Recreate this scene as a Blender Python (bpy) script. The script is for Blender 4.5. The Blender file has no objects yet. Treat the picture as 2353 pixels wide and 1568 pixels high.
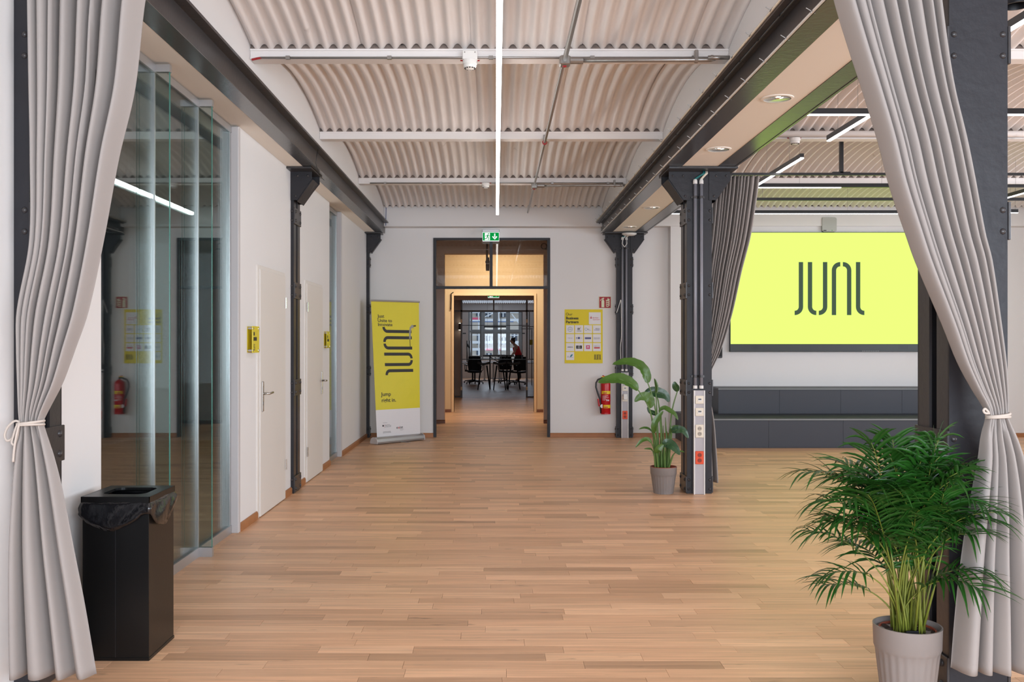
import bpy, math, random
from math import pi, sin, cos, radians
from mathutils import Vector, Matrix

random.seed(7)
C = bpy.context.scene.collection
S = bpy.context.scene
F = 2200.0            # focal length in pixels of the 2353 px wide frame
CX, CY, EYE = 1140.0, 786.0, 1.5


def P(px, py, d):
    """world point seen at a pixel, d metres in front of the camera"""
    return Vector(((px - CX) * d / F, d, EYE + (CY - py) * d / F))


def X(px, d):
    return (px - CX) * d / F


def Z(py, d):
    return EYE + (CY - py) * d / F


# ------------------------------------------------------------------ camera
cam = bpy.data.cameras.new('camera')
cam.sensor_width = 36.0
cam.lens = F / 2353.0 * 36.0
cam.shift_x = (1176.5 - CX) / 2353.0
cam.shift_y = (CY - 784.0) / 2353.0
cam.clip_start = 0.05
cam_ob = bpy.data.objects.new('camera', cam)
cam_ob.location = (0, 0, EYE)
cam_ob.rotation_euler = (pi / 2, 0, 0)
C.objects.link(cam_ob)
S.camera = cam_ob

# ------------------------------------------------------------------ world, lights, exposure
S.view_settings.view_transform = 'Standard'
S.view_settings.look = 'None'
S.view_settings.exposure = 0.0
S.view_settings.gamma = 1.0
S.view_settings.use_curve_mapping = False
S.cycles.use_denoising = True
S.cycles.sample_clamp_indirect = 6.0
S.cycles.max_bounces = 10
S.cycles.diffuse_bounces = 5
S.cycles.glossy_bounces = 5
S.cycles.transmission_bounces = 8
S.cycles.transparent_max_bounces = 16
S.cycles.caustics_reflective = False
S.cycles.caustics_refractive = False

world = bpy.data.worlds.new('world')
S.world = world
world.use_nodes = True
bg = world.node_tree.nodes['Background']
bg.inputs[0].default_value = (0.72, 0.84, 1.0, 1)
bg.inputs[1].default_value = 1.15

LAMP = 11.5           # radiance of the linear lamps
LAMP_COL = (1.0, 0.975, 0.95)


def area_light(name, loc, rot, sx, sy, power, col):
    l = bpy.data.lights.new(name, 'AREA')
    l.shape = 'RECTANGLE'
    l.size, l.size_y = sx, sy
    l.energy = power
    l.color = col
    o = bpy.data.objects.new(name, l)
    o.location = loc
    o.rotation_euler = rot
    C.objects.link(o)
    return o


DAY = (0.82, 0.90, 1.0)
# daylight through the windows behind the camera, and through the window side of the right room
area_light('window_daylight_rear', (2.0, -2.85, 1.9), (radians(90), 0, 0), 7.6, 2.2, 760, DAY)
area_light('window_daylight_right', (8.8, 6.5, 1.9), (radians(90), 0, radians(90)), 11.0, 2.0, 350, DAY)
# warm track lights of the corridor behind the hall, daylight of the far office
area_light('corridor_lamp', (0.0, 18.9, 3.3), (radians(32), 0, 0), 1.2, 0.2, 64, (1.0, 0.87, 0.68))
area_light('vestibule_lamp', (0.0, 23.0, 3.0), (0, 0, 0), 1.0, 0.5, 9, (1.0, 0.80, 0.58))
area_light('office_daylight', (0.0, 39.55, 1.9), (radians(-90), 0, 0), 3.0, 1.6, 45, (0.72, 0.84, 1.0))
area_light('side_room_fill', (-3.7, 3.68, 1.8), (radians(90), 0, 0), 2.8, 2.2, 140, (0.92, 0.96, 1.0))  # unseen fill light, added to brighten the side room behind the glazing


# ------------------------------------------------------------------ materials
def lin(c):
    return tuple(((v / 255.0) / 12.92 if v / 255.0 <= 0.04045 else ((v / 255.0 + 0.055) / 1.055) ** 2.4) for v in c) + (1.0,)


MATS = {}


def mat(name, rgb, rough=0.5, metal=0.0, var=0.0, scale=6.0, bump=0.0, bscale=40.0, emis=0.0, coat=0.0, spec=0.5, sss=None):
    if name in MATS:
        return MATS[name]
    m = bpy.data.materials.new(name)
    m.use_nodes = True
    nt = m.node_tree
    b = nt.nodes['Principled BSDF']
    col = lin(rgb)
    b.inputs['Base Color'].default_value = col
    b.inputs['Roughness'].default_value = rough
    b.inputs['Metallic'].default_value = metal
    b.inputs['Specular IOR Level'].default_value = spec
    b.inputs['Coat Weight'].default_value = coat
    if emis:
        b.inputs['Emission Color'].default_value = col
        b.inputs['Emission Strength'].default_value = emis
    geo = nt.nodes.new('ShaderNodeNewGeometry')
    if var:
        n = nt.nodes.new('ShaderNodeTexNoise')
        n.inputs['Scale'].default_value = scale
        n.inputs['Detail'].default_value = 5
        nt.links.new(geo.outputs['Position'], n.inputs['Vector'])
        mx = nt.nodes.new('ShaderNodeMix')
        mx.data_type = 'RGBA'
        mx.inputs[6].default_value = tuple(v * (1 - var) for v in col[:3]) + (1,)
        mx.inputs[7].default_value = tuple(min(1, v * (1 + var)) for v in col[:3]) + (1,)
        nt.links.new(n.outputs['Fac'], mx.inputs[0])
        nt.links.new(mx.outputs[2], b.inputs['Base Color'])
    if bump:
        n2 = nt.nodes.new('ShaderNodeTexNoise')
        n2.inputs['Scale'].default_value = bscale
        n2.inputs['Detail'].default_value = 4
        nt.links.new(geo.outputs['Position'], n2.inputs['Vector'])
        bp = nt.nodes.new('ShaderNodeBump')
        bp.inputs['Strength'].default_value = bump
        bp.inputs['Distance'].default_value = 0.01
        nt.links.new(n2.outputs['Fac'], bp.inputs['Height'])
        nt.links.new(bp.outputs[0], b.inputs['Normal'])
    MATS[name] = m
    return m


def wood_mat(name, per_object, base=(224, 178, 140), rough=0.42):
    m = bpy.data.materials.new(name)
    m.use_nodes = True
    nt = m.node_tree
    N, L = nt.nodes, nt.links
    b = N['Principled BSDF']
    b.inputs['Roughness'].default_value = rough
    geo = N.new('ShaderNodeNewGeometry')
    if per_object:
        oi = N.new('ShaderNodeObjectInfo')
        rnd = oi.outputs['Random']
    else:
        rnd = geo.outputs['Random Per Island']
    # plank tone
    ramp = N.new('ShaderNodeValToRGB')
    base_l = lin(base)
    tones = [(0.0, 0.70), (0.12, 0.86), (0.35, 0.95), (0.6, 1.0), (0.82, 1.08), (1.0, 1.22)]
    tint = [(1.0, 0.97, 0.95), (1.02, 0.98, 0.95), (1.0, 1.0, 1.0), (1.02, 0.99, 0.97), (0.98, 1.0, 1.0), (0.99, 1.0, 1.02)]
    el = ramp.color_ramp.elements
    for i, (p, k) in enumerate(tones):
        e = el[i] if i < 2 else el.new(p)
        e.position = p
        e.color = tuple(min(1, base_l[j] * k * tint[i][j]) for j in range(3)) + (1,)
    L.new(rnd, ramp.inputs[0])
    # grain, stretched along the plank (x)
    mul = N.new('ShaderNodeMath'); mul.operation = 'MULTIPLY'; mul.inputs[1].default_value = 37.0
    L.new(rnd, mul.inputs[0])
    mp = N.new('ShaderNodeMapping'); mp.inputs['Scale'].default_value = (1.1, 26.0, 1.0)
    L.new(geo.outputs['Position'], mp.inputs['Vector'])
    n1 = N.new('ShaderNodeTexNoise'); n1.noise_dimensions = '4D'
    n1.inputs['Scale'].default_value = 1.7; n1.inputs['Detail'].default_value = 6
    L.new(mp.outputs[0], n1.inputs['Vector']); L.new(mul.outputs[0], n1.inputs['W'])
    r1 = N.new('ShaderNodeMapRange'); r1.inputs[1].default_value = 0.3; r1.inputs[2].default_value = 0.72
    r1.inputs[3].default_value = 0.80; r1.inputs[4].default_value = 1.16
    L.new(n1.outputs['Fac'], r1.inputs[0])
    # knots and dark streaks
    mp2 = N.new('ShaderNodeMapping'); mp2.inputs['Scale'].default_value = (3.6, 18.0, 1.0)
    L.new(geo.outputs['Position'], mp2.inputs['Vector'])
    n2 = N.new('ShaderNodeTexNoise'); n2.noise_dimensions = '4D'
    n2.inputs['Scale'].default_value = 1.3; n2.inputs['Detail'].default_value = 3
    L.new(mp2.outputs[0], n2.inputs['Vector']); L.new(mul.outputs[0], n2.inputs['W'])
    r2 = N.new('ShaderNodeMapRange'); r2.inputs[1].default_value = 0.655; r2.inputs[2].default_value = 0.76
    r2.inputs[3].default_value = 1.0; r2.inputs[4].default_value = 0.45
    L.new(n2.outputs['Fac'], r2.inputs[0])
    mm = N.new('ShaderNodeMath'); mm.operation = 'MULTIPLY'
    L.new(r1.outputs[0], mm.inputs[0]); L.new(r2.outputs[0], mm.inputs[1])
    vm = N.new('ShaderNodeVectorMath'); vm.operation = 'SCALE'
    L.new(ramp.outputs[0], vm.inputs[0]); L.new(mm.outputs[0], vm.inputs['Scale'])
    L.new(vm.outputs[0], b.inputs['Base Color'])
    MATS[name] = m
    return m


def glass_mat(name, tint=(0.90, 0.96, 0.95), ior=1.5, gain=1.0):
    m = bpy.data.materials.new(name)
    m.use_nodes = True
    nt = m.node_tree
    N, L = nt.nodes, nt.links
    N.remove(N['Principled BSDF'])
    out = N['Material Output']
    tr = N.new('ShaderNodeBsdfTransparent'); tr.inputs[0].default_value = tint + (1,)
    gl = N.new('ShaderNodeBsdfGlossy'); gl.inputs['Roughness'].default_value = 0.0
    fr = N.new('ShaderNodeFresnel'); fr.inputs['IOR'].default_value = ior
    ml = N.new('ShaderNodeMath'); ml.operation = 'MULTIPLY'; ml.inputs[1].default_value = gain; ml.use_clamp = True
    L.new(fr.outputs[0], ml.inputs[0])
    mx = N.new('ShaderNodeMixShader')
    L.new(ml.outputs[0], mx.inputs[0]); L.new(tr.outputs[0], mx.inputs[1]); L.new(gl.outputs[0], mx.inputs[2])
    L.new(mx.outputs[0], out.inputs[0])
    MATS[name] = m
    return m


def emit_mat(name, rgb, strength):
    m = bpy.data.materials.new(name)
    m.use_nodes = True
    nt = m.node_tree
    nt.nodes.remove(nt.nodes['Principled BSDF'])
    e = nt.nodes.new('ShaderNodeEmission')
    e.inputs[0].default_value = tuple(rgb) + (1,)
    e.inputs[1].default_value = strength
    nt.links.new(e.outputs[0], nt.nodes['Material Output'].inputs[0])
    MATS[name] = m
    return m


def ceiling_mat():
    m = mat('cream_painted_steel', (227, 222, 219), 0.55, var=0.05, scale=2.2, bump=0.12, bscale=25)
    nt = m.node_tree
    N, L = nt.nodes, nt.links
    b = N['Principled BSDF']
    src = b.inputs['Base Color'].links[0].from_socket
    geo = N.new('ShaderNodeNewGeometry')
    n = N.new('ShaderNodeTexNoise'); n.inputs['Scale'].default_value = 3.3; n.inputs['Detail'].default_value = 9
    L.new(geo.outputs['Position'], n.inputs['Vector'])
    r = N.new('ShaderNodeMapRange'); r.inputs[1].default_value = 0.70; r.inputs[2].default_value = 0.78
    r.inputs[3].default_value = 0.0; r.inputs[4].default_value = 0.35
    L.new(n.outputs['Fac'], r.inputs[0])
    mx = N.new('ShaderNodeMix'); mx.data_type = 'RGBA'
    mx.inputs[7].default_value = lin((110, 92, 78))
    L.new(r.outputs[0], mx.inputs[0]); L.new(src, mx.inputs[6]); L.new(mx.outputs[2], b.inputs['Base Color'])
    return m


WALL = mat('white_wall_paint', (226, 224, 223), 0.75, var=0.02, scale=1.5, bump=0.03, bscale=120)
SOFFIT = mat('cream_soffit_board', (238, 233, 224), 0.7)
CEIL = ceiling_mat()
MORTAR = mat('grey_mortar', (134, 120, 112), 0.9, var=0.45, scale=22, bump=0.9, bscale=40)
STEEL = mat('dark_painted_steel', (54, 51, 52), 0.34, var=0.18, scale=5, bump=0.12, bscale=30)
STEELG = mat('glossy_dark_steel', (48, 46, 46), 0.27, var=0.18, scale=5, bump=0.12, bscale=26, spec=0.9)
STEELG.node_tree.nodes['Principled BSDF'].inputs['IOR'].default_value = 2.1
STEELD = mat('dark_painted_steel_blue', (40, 39, 43), 0.44, var=0.18, scale=6, bump=0.22, bscale=20, spec=0.3)
BLACK = mat('black_metal', (24, 24, 27), 0.35)
ALU = mat('aluminium', (178, 176, 176), 0.35, metal=0.7)
GALV = mat('galvanised_conduit', (150, 146, 142), 0.32, metal=0.8)
PVC = mat('grey_plastic_conduit', (132, 132, 140), 0.35)
WPLAST = mat('white_plastic', (226, 224, 220), 0.4)
CREAMP = mat('cream_plastic', (224, 214, 196), 0.4)
DOORW = mat('white_door_paint', (222, 217, 211), 0.5)
FRAMEW = mat('pale_grey_frame', (196, 192, 192), 0.5)
FABRIC = mat('grey_curtain_fabric', (152, 145, 141), 0.85, var=0.03, scale=3, bump=0.05, bscale=300, spec=0.2)
CORD = mat('curtain_cord', (190, 178, 168), 0.9)
BASEW = mat('oak_baseboard', (164, 108, 66), 0.45, var=0.2, scale=9)
BASED = mat('dark_oak_baseboard', (118, 68, 34), 0.45, var=0.2, scale=9)
RED = mat('red_enamel', (188, 14, 24), 0.3)
SIGNRED = mat('sign_red', (160, 14, 34), 0.5)
GLOWW = mat('pale_sign_print', (222, 226, 196), 0.6)
YELLOW = mat('print_yellow', (226, 205, 22), 0.55)
YELLOW2 = mat('banner_yellow', (222, 208, 40), 0.5)
WHITE = mat('print_white', (228, 225, 226), 0.55)
INK = mat('print_ink', (44, 42, 40), 0.6)
INKGREY = mat('print_grey', (130, 130, 138), 0.6)
INKRED = mat('print_red', (196, 52, 56), 0.6)
INKBLUE = mat('print_blue', (56, 58, 128), 0.6)
INKNAVY = mat('print_navy', (30, 44, 110), 0.6)
INKTEAL = mat('print_teal', (52, 132, 150), 0.6)
INKMAG = mat('print_magenta', (206, 10, 106), 0.6)
INKOR = mat('print_orange', (230, 178, 40), 0.6)
ORANGE = mat('orange_socket_plastic', (224, 74, 26), 0.45)
LABELY = mat('label_yellow', (232, 200, 20), 0.5)
BINB = mat('bin_black_metal', (8, 8, 9), 0.33, bump=0.02, bscale=60, spec=0.35)
BAG = mat('black_bin_liner', (14, 14, 17), 0.2, bump=0.8, bscale=13, coat=0.2)
POTG = mat('taupe_plastic_pot', (128, 120, 116), 0.5)
TERRA = mat('terracotta_plastic', (142, 66, 44), 0.5)
SOIL = mat('potting_soil', (48, 34, 26), 0.95, var=0.4, scale=60, bump=0.8, bscale=90)
LEAF = mat('palm_leaf', (30, 74, 20), 0.36, var=0.5, scale=7)
LEAF2 = mat('broad_leaf', (70, 104, 38), 0.32, var=0.3, scale=9)
LEAF3 = mat('dark_broad_leaf', (38, 74, 42), 0.3, var=0.3, scale=9)
STEM = mat('palm_stem', (104, 112, 40), 0.45, var=0.45, scale=14)
STEM2 = mat('leaf_stalk_green', (92, 122, 62), 0.45)
PLATF = mat('anthracite_board', (44, 47, 56), 0.45)
PLATL = mat('grey_laminate_edge', (120, 124, 124), 0.5)
CHROME = mat('satin_chrome', (190, 186, 180), 0.22, metal=1.0)
REFLECTOR = mat('downlight_reflector', (220, 205, 190), 0.12, metal=1.0)
GLASS = glass_mat('clear_glass', (0.88, 0.93, 0.93), 1.5, 0.62)
GLASSFIN = glass_mat('glass_fin', (0.90, 0.965, 0.95), 1.45, 0.22)
GLASSEDGE = mat('green_glass_edge', (70, 134, 122), 0.15)
GLASST = glass_mat('transom_glass', (0.88, 0.86, 0.82), 1.5, 1.0)
GLASSO = glass_mat('office_glass', (0.93, 0.96, 0.98), 1.45, 0.7)
TAN = mat('warm_corridor_paint', (208, 184, 148), 0.7)
MAUVE = mat('corridor_paint', (190, 172, 164), 0.7)
ARCHI = mat('pale_wood_architrave', (220, 190, 150), 0.5)
BROWN = mat('dark_bronze_frame', (62, 46, 42), 0.4)
ROOMG = mat('side_room_paint', (176, 176, 178), 0.8)
CARPET = mat('grey_side_room_floor', (104, 96, 90), 0.9, var=0.1, scale=30)
LIGHT = emit_mat('lamp_diffuser', LAMP_COL, LAMP)
LIGHTS = emit_mat('right_lamp_diffuser', (1.0, 0.97, 0.94), LAMP)
SCREEN = emit_mat('yellow_screen', (0.65, 0.95, 0.165), 1.36)
SCREENINK = emit_mat('screen_ink', lin((80, 98, 80))[:3], 0.9)
EXITG = emit_mat('exit_green', lin((10, 150, 66))[:3], 1.0)
EXITW = emit_mat('exit_white', (0.95, 1.0, 1.0), 1.1)
REDCAB = mat('red_cable', (150, 22, 28), 0.5)
TEALCAB = mat('teal_cable', (20, 110, 110), 0.5)
BLUECAB = mat('blue_cable', (40, 70, 130), 0.5)
SKIN = mat('skin', (196, 150, 130), 0.6)
HAIR = mat('dark_hair', (40, 28, 26), 0.7)
TOPRED = mat('red_tank_top', (214, 30, 44), 0.8)
TROUS = mat('dark_trousers', (40, 40, 50), 0.8)
MESHB = mat('black_mesh_fabric', (20, 20, 24), 0.7)
DESKW = mat('pale_desk_top', (176, 166, 160), 0.5)
WINFR = mat('window_frame_grey_blue', (176, 190, 198), 0.5)
FAC = mat('facade_render', (196, 184, 170), 0.85, var=0.06, scale=1)
FACP = mat('facade_pale_stone', (214, 214, 214), 0.85)
FACW = mat('facade_window_dark', (70, 78, 92), 0.2)
SCAFR = mat('pink_netting', (206, 84, 110), 0.8)
SCAFB = mat('blue_rail', (44, 84, 140), 0.6)
WOOD1 = wood_mat('oak_plank', True)
WOOD2 = wood_mat('oak_plank_field', False)
UNDER = mat('plank_joint', (78, 54, 38), 0.9)


# ------------------------------------------------------------------ mesh builder
class MB:
    def __init__(self):
        self.v, self.f, self.mi, self.m = [], [], [], []

    def mid(self, m):
        if m not in self.m:
            self.m.append(m)
        return self.m.index(m)

    def add(self, verts, faces, m):
        o = len(self.v)
        k = self.mid(m)
        self.v.extend(tuple(p) for p in verts)
        for f in faces:
            self.f.append(tuple(i + o for i in f))
            self.mi.append(k)
        return self

    def box(self, a, b, m, bev=0.0):
        x0, x1 = sorted((a[0], b[0])); y0, y1 = sorted((a[1], b[1])); z0, z1 = sorted((a[2], b[2]))
        if bev <= 0:
            v = [(x, y, z) for z in (z0, z1) for y in (y0, y1) for x in (x0, x1)]
            f = [(0, 2, 3, 1), (4, 5, 7, 6), (0, 1, 5, 4), (2, 6, 7, 3), (0, 4, 6, 2), (1, 3, 7, 5)]
            return self.add(v, f, m)
        e = min(bev, (x1 - x0) / 2.1, (y1 - y0) / 2.1, (z1 - z0) / 2.1)
        rings = []
        for z, ins in ((z0, e), (z0 + e, 0), (z1 - e, 0), (z1, e)):
            xa, xb, ya, yb = x0 + ins, x1 - ins, y0 + ins, y1 - ins
            rings.append([(xa + e, ya, z), (xb - e, ya, z), (xb, ya + e, z), (xb, yb - e, z), (xb - e, yb, z), (xa + e, yb, z), (xa, yb - e, z), (xa, ya + e, z)])
        v = [p for r in rings for p in r]
        f = [tuple(range(7, -1, -1)), tuple(range(24, 32))]
        for k in range(3):
            for i in range(8):
                j = (i + 1) % 8
                f.append((k * 8 + i, k * 8 + j, (k + 1) * 8 + j, (k + 1) * 8 + i))
        return self.add(v, f, m)

    def prism(self, poly, axis, a, b, m):
        """poly: list of 2D points, extruded along an axis ('x','y','z') from a to b"""
        n = len(poly)
        def p3(p, t):
            if axis == 'y':
                return (p[0], t, p[1])
            if axis == 'x':
                return (t, p[0], p[1])
            return (p[0], p[1], t)
        v = [p3(p, a) for p in poly] + [p3(p, b) for p in poly]
        f = [tuple(range(n)), tuple(range(2 * n - 1, n - 1, -1))]
        for i in range(n):
            j = (i + 1) % n
            f.append((i, i + n, j + n, j))
        return self.add(v, f, m)

    def tube(self, pts, r, m, n=8, caps=True, closed=False):
        pts = [Vector(p) for p in pts]
        k = len(pts)
        rr = r if isinstance(r, (list, tuple)) else [r] * k
        v, f = [], []
        ref = None
        for i in range(k):
            if closed:
                t = (pts[(i + 1) % k] - pts[i - 1]).normalized()
            else:
                t = (pts[min(i + 1, k - 1)] - pts[max(i - 1, 0)]).normalized()
            if ref is None:
                ref = Vector((0, 0, 1)) if abs(t.z) < 0.9 else Vector((1, 0, 0))
            s = t.cross(ref).normalized()
            u = s.cross(t).normalized()
            ref = u
            for j in range(n):
                a = 2 * pi * j / n
                v.append(pts[i] + s * (cos(a) * rr[i]) + u * (sin(a) * rr[i]))
        for i in range(k if closed else k - 1):
            i2 = (i + 1) % k
            for j in range(n):
                j2 = (j + 1) % n
                f.append((i * n + j, i * n + j2, i2 * n + j2, i2 * n + j))
        if caps and not closed:
            f.append(tuple(range(n - 1, -1, -1)))
            f.append(tuple((k - 1) * n + j for j in range(n)))
        return self.add(v, f, m)

    def lathe(self, prof, m, c=(0, 0, 0), n=32, axis='z', rib=None):
        """prof: list of (r, h); rib(h_index, angle) multiplies r"""
        v, f = [], []
        for i, (r, h) in enumerate(prof):
            for j in range(n):
                a = 2 * pi * j / n
                q = r * (rib(i, a) if rib else 1.0)
                p = (q * cos(a), q * sin(a), h)
                if axis == 'y':
                    p = (p[0], -p[2], p[1])
                elif axis == 'x':
                    p = (p[2], p[1], -p[0])
                v.append((p[0] + c[0], p[1] + c[1], p[2] + c[2]))
        for i in range(len(prof) - 1):
            for j in range(n):
                j2 = (j + 1) % n
                f.append((i * n + j, i * n + j2, (i + 1) * n + j2, (i + 1) * n + j))
        f.append(tuple(range(n - 1, -1, -1)))
        f.append(tuple((len(prof) - 1) * n + j for j in range(n)))
        return self.add(v, f, m)

    def grid(self, fn, nu, nv, m):
        v = [fn(i / nu, j / nv) for j in range(nv + 1) for i in range(nu + 1)]
        f = []
        for j in range(nv):
            for i in range(nu):
                a = j * (nu + 1) + i
                f.append((a, a + 1, a + nu + 2, a + nu + 1))
        return self.add(v, f, m)

    def dome(self, c, r, m, axis=(0, -1, 0), n=8, flat=0.7):
        ax = Vector(axis).normalized()
        s = ax.orthogonal().normalized()
        u = ax.cross(s)
        v, f = [], []
        for i, (q, h) in enumerate(((1, 0), (0.85, 0.5), (0.45, 0.88))):
            for j in range(n):
                a = 2 * pi * j / n
                v.append(Vector(c) + (s * cos(a) + u * sin(a)) * (r * q) + ax * (r * h * flat))
        v.append(Vector(c) + ax * (r * flat))
        for i in range(2):
            for j in range(n):
                j2 = (j + 1) % n
                f.append((i * n + j, i * n + j2, (i + 1) * n + j2, (i + 1) * n + j))
        for j in range(n):
            f.append((2 * n + j, 2 * n + (j + 1) % n, 3 * n))
        return self.add(v, f, m)

    def mesh(self, name, smooth=False):
        me = bpy.data.meshes.new(name)
        me.from_pydata(self.v, [], self.f)
        for m in self.m:
            me.materials.append(m)
        me.polygons.foreach_set('material_index', self.mi)
        if smooth:
            me.polygons.foreach_set('use_smooth', [True] * len(me.polygons))
        me.update()
        return me

    def build(self, name, parent=None, smooth=False, recalc=True, angle=None):
        me = self.mesh(name, smooth)
        if recalc:
            import bmesh
            bm = bmesh.new()
            bm.from_mesh(me)
            bmesh.ops.recalc_face_normals(bm, faces=bm.faces)
            bm.to_mesh(me)
            bm.free()
        if angle:
            me.polygons.foreach_set('use_smooth', [True] * len(me.polygons))
            me.set_sharp_from_angle(angle=radians(angle))
        o = bpy.data.objects.new(name, me)
        C.objects.link(o)
        if parent is not None:
            put(o, parent)
        return o


def put(o, parent):
    """parent keeping the world placement (the parents only translate / turn about z)"""
    o.parent = parent
    o.matrix_parent_inverse = parent_matrix(parent).inverted()


def parent_matrix(p):
    m = p.matrix_basis.copy() if p.parent is None else parent_matrix(p.parent) @ p.matrix_parent_inverse @ p.matrix_basis
    return m


def tag(o, label, cat, group=None):
    o['label'] = label
    o['category'] = cat
    if group:
        o['group'] = group
    return o


def thing(name, label, cat, loc=(0, 0, 0), group=None):
    o = bpy.data.objects.new(name, None)
    o.empty_display_size = 0.1
    o.location = loc
    C.objects.link(o)
    return tag(o, label, cat, group)


def struct(o, label=None):
    o['kind'] = 'structure'
    if label:
        o['label'] = label
    return o


def one(mb, name, label, cat, group=None, **k):
    return tag(mb.build(name, **k), label, cat, group)


def text_mesh(body, size, bold=0.0, ext=0.0005, align='LEFT', spacing=1.0):
    cu = bpy.data.curves.new('lettering', 'FONT')
    cu.body = body
    cu.size = size
    cu.offset = bold
    cu.extrude = ext
    cu.align_x = align
    cu.resolution_u = 3
    cu.space_character = spacing
    ob = bpy.data.objects.new('lettering', cu)
    C.objects.link(ob)
    dg = bpy.context.evaluated_depsgraph_get()
    me = bpy.data.meshes.new_from_object(ob.evaluated_get(dg))
    bpy.data.objects.remove(ob)
    bpy.data.curves.remove(cu)
    return me


def text(body, size, M, m, parent, bold=0.0, align='LEFT', spacing=1.0, name='lettering', ext=0.0006):
    """text in its own xy plane, carried to the world by the matrix M"""
    me = text_mesh(body, size, bold, ext, align, spacing)
    me.transform(M)
    me.materials.clear()
    me.materials.append(m)
    o = bpy.data.objects.new(name, me)
    C.objects.link(o)
    put(o, parent)
    return o


def face_matrix(origin, right, up):
    r = Vector(right).normalized()
    u = Vector(up).normalized()
    n = r.cross(u)
    M = Matrix((r, u, n)).transposed().to_4x4()
    M.translation = Vector(origin)
    return M


def on(mb_fn, M, name, parent, m):
    """a little flat figure drawn in 2D (x right, y up, z out), carried by M"""
    mb = MB()
    mb_fn(mb, m)
    mb.v = [tuple(M @ Vector(p)) for p in mb.v]
    return mb.build(name, parent)


def plate2d(poly, z0=0.0, z1=0.0008):
    def fn(mb, m):
        mb.prism(poly, 'z', z0, z1, m)
    return fn


def rect(x0, y0, x1, y1):
    return [(x0, y0), (x1, y0), (x1, y1), (x0, y1)]


def disc(cx, cy, r, n=20):
    return [(cx + r * cos(2 * pi * i / n), cy + r * sin(2 * pi * i / n)) for i in range(n)]


def ribbon(mb, pts, w, m, z0=0.0, z1=0.0008):
    """a stroke of constant width along a 2D polyline"""
    pts = [Vector((p[0], p[1])) for p in pts]
    L, R = [], []
    for i, p in enumerate(pts):
        t = (pts[min(i + 1, len(pts) - 1)] - pts[max(i - 1, 0)]).normalized()
        n = Vector((-t.y, t.x)) * (w / 2)
        L.append(p + n); R.append(p - n)
    for i in range(len(pts) - 1):
        q = [L[i], L[i + 1], R[i + 1], R[i]]
        mb.prism([(a.x, a.y) for a in q], 'z', z0, z1, m)


def juni(mb, m, h, z0=0.0, z1=0.0008):
    """the four-letter mark: six stencil strokes, height h, width 1.32 h"""
    w = 0.083
    R = 0.115
    lo, hi = w / 2, 1 - w / 2

    def stroke(x, end, side):
        # end: 'b' hook at the bottom, 't' hook at the top; side -1 left, +1 right
        pts = []
        if end == 'b':
            pts.append((x, 1.0))
            for k in range(0, 9):
                a = pi / 2 * k / 8
                pts.append((x + side * R * (1 - cos(a)), lo + R - R * sin(a)))
            pts.append((x + side * (R + 0.004), lo))
        else:
            pts.append((x, 0.0))
            for k in range(0, 9):
                a = pi / 2 * k / 8
                pts.append((x + side * R * (1 - cos(a)), hi - R + R * sin(a)))
            pts.append((x + side * (R + 0.004), hi))
        ribbon(mb, [(px * h, py * h) for px, py in pts], w * h, m, z0, z1)
    stroke(0.116, 'b', -1)
    stroke(0.287, 'b', 1)
    stroke(0.571, 'b', -1)
    stroke(0.738, 't', 1)
    stroke(1.024, 't', -1)
    stroke(1.192, 'b', 1)


def smooth_path(p, n=5):
    out = []
    for i in range(len(p) - 1):
        p0, p1, p2, p3 = p[max(i - 1, 0)], p[i], p[i + 1], p[min(i + 2, len(p) - 1)]
        for j in range(n):
            s = j / n
            out.append(0.5 * ((2 * p1) + (p2 - p0) * s + (2 * p0 - 5 * p1 + 4 * p2 - p3) * s * s + (3 * p1 - p0 - 3 * p2 + p3) * s ** 3))
    return out + [p[-1]]


# ------------------------------------------------------------------ measures
XL = -2.03            # left wall
YB = 15.07            # back wall
XR = 9.0              # right wall of the room beside the hall
YF = -3.0             # wall behind the camera
BEAM_Y = [4.15 + 2.66 * k for k in range(5)]     # ceiling girders
ZB = 3.20             # underside of the big beams / soffits
LC = [(-2.10, 4.03), (-2.135, 9.46), (-2.12, 14.97)]   # left columns (centre x, front y)
RC = [(2.03, 4.03), (2.008, 9.46), (2.008, 14.97)]
HW = 0.123

# ------------------------------------------------------------------ floor
fl = MB()
fl.box((-6, YF, -0.12), (XR, 41.0, -0.010), UNDER)
floor = struct(fl.build('floor'), 'oak strip floor running through hall and corridor')
ROW = 0.11
lengths = [0.46, 0.55, 0.64, 0.73, 0.84, 0.97]
GAP = 0.0013
plank_me = {}
for ln in lengths:
    mb = MB()
    mb.box((GAP / 2, GAP / 2, -0.011), (ln - GAP / 2, ROW - GAP / 2, 0.0), WOOD1, 0.0003)
    me = mb.mesh('plank')
    plank_me[ln] = me
field = MB()
single = []
rnd = random.Random(3)
y = 3.62
rows = []
while y < 6.95:
    rows.append(y)
    y += ROW
Y_SINGLE = y
for yy in rows:
    d = yy + ROW / 2
    xl, xr = max(XL, X(-30, d) - 0.3), X(2390, d) + 0.1
    x = XL - rnd.random() * 0.6
    while x < XR:
        ln = rnd.choice(lengths)
        vis = x + ln > max(xl, -2.0) and x < xr and (F * EYE / d + CY) < 1600
        if vis and len(single) < 300:
            single.append((x, yy, ln))
        elif x + ln > XL:
            field.box((max(x, XL) + GAP / 2, yy + GAP / 2, -0.011), (min(x + ln, XR) - GAP / 2, yy + ROW - GAP / 2, 0.0), WOOD2)
        x += ln
for (x, yy, ln) in single:
    o = bpy.data.objects.new('plank', plank_me[ln])
    o.location = (x, yy, rnd.uniform(-0.0005, 0.0004))
    C.objects.link(o)
    o.parent = floor


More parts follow.
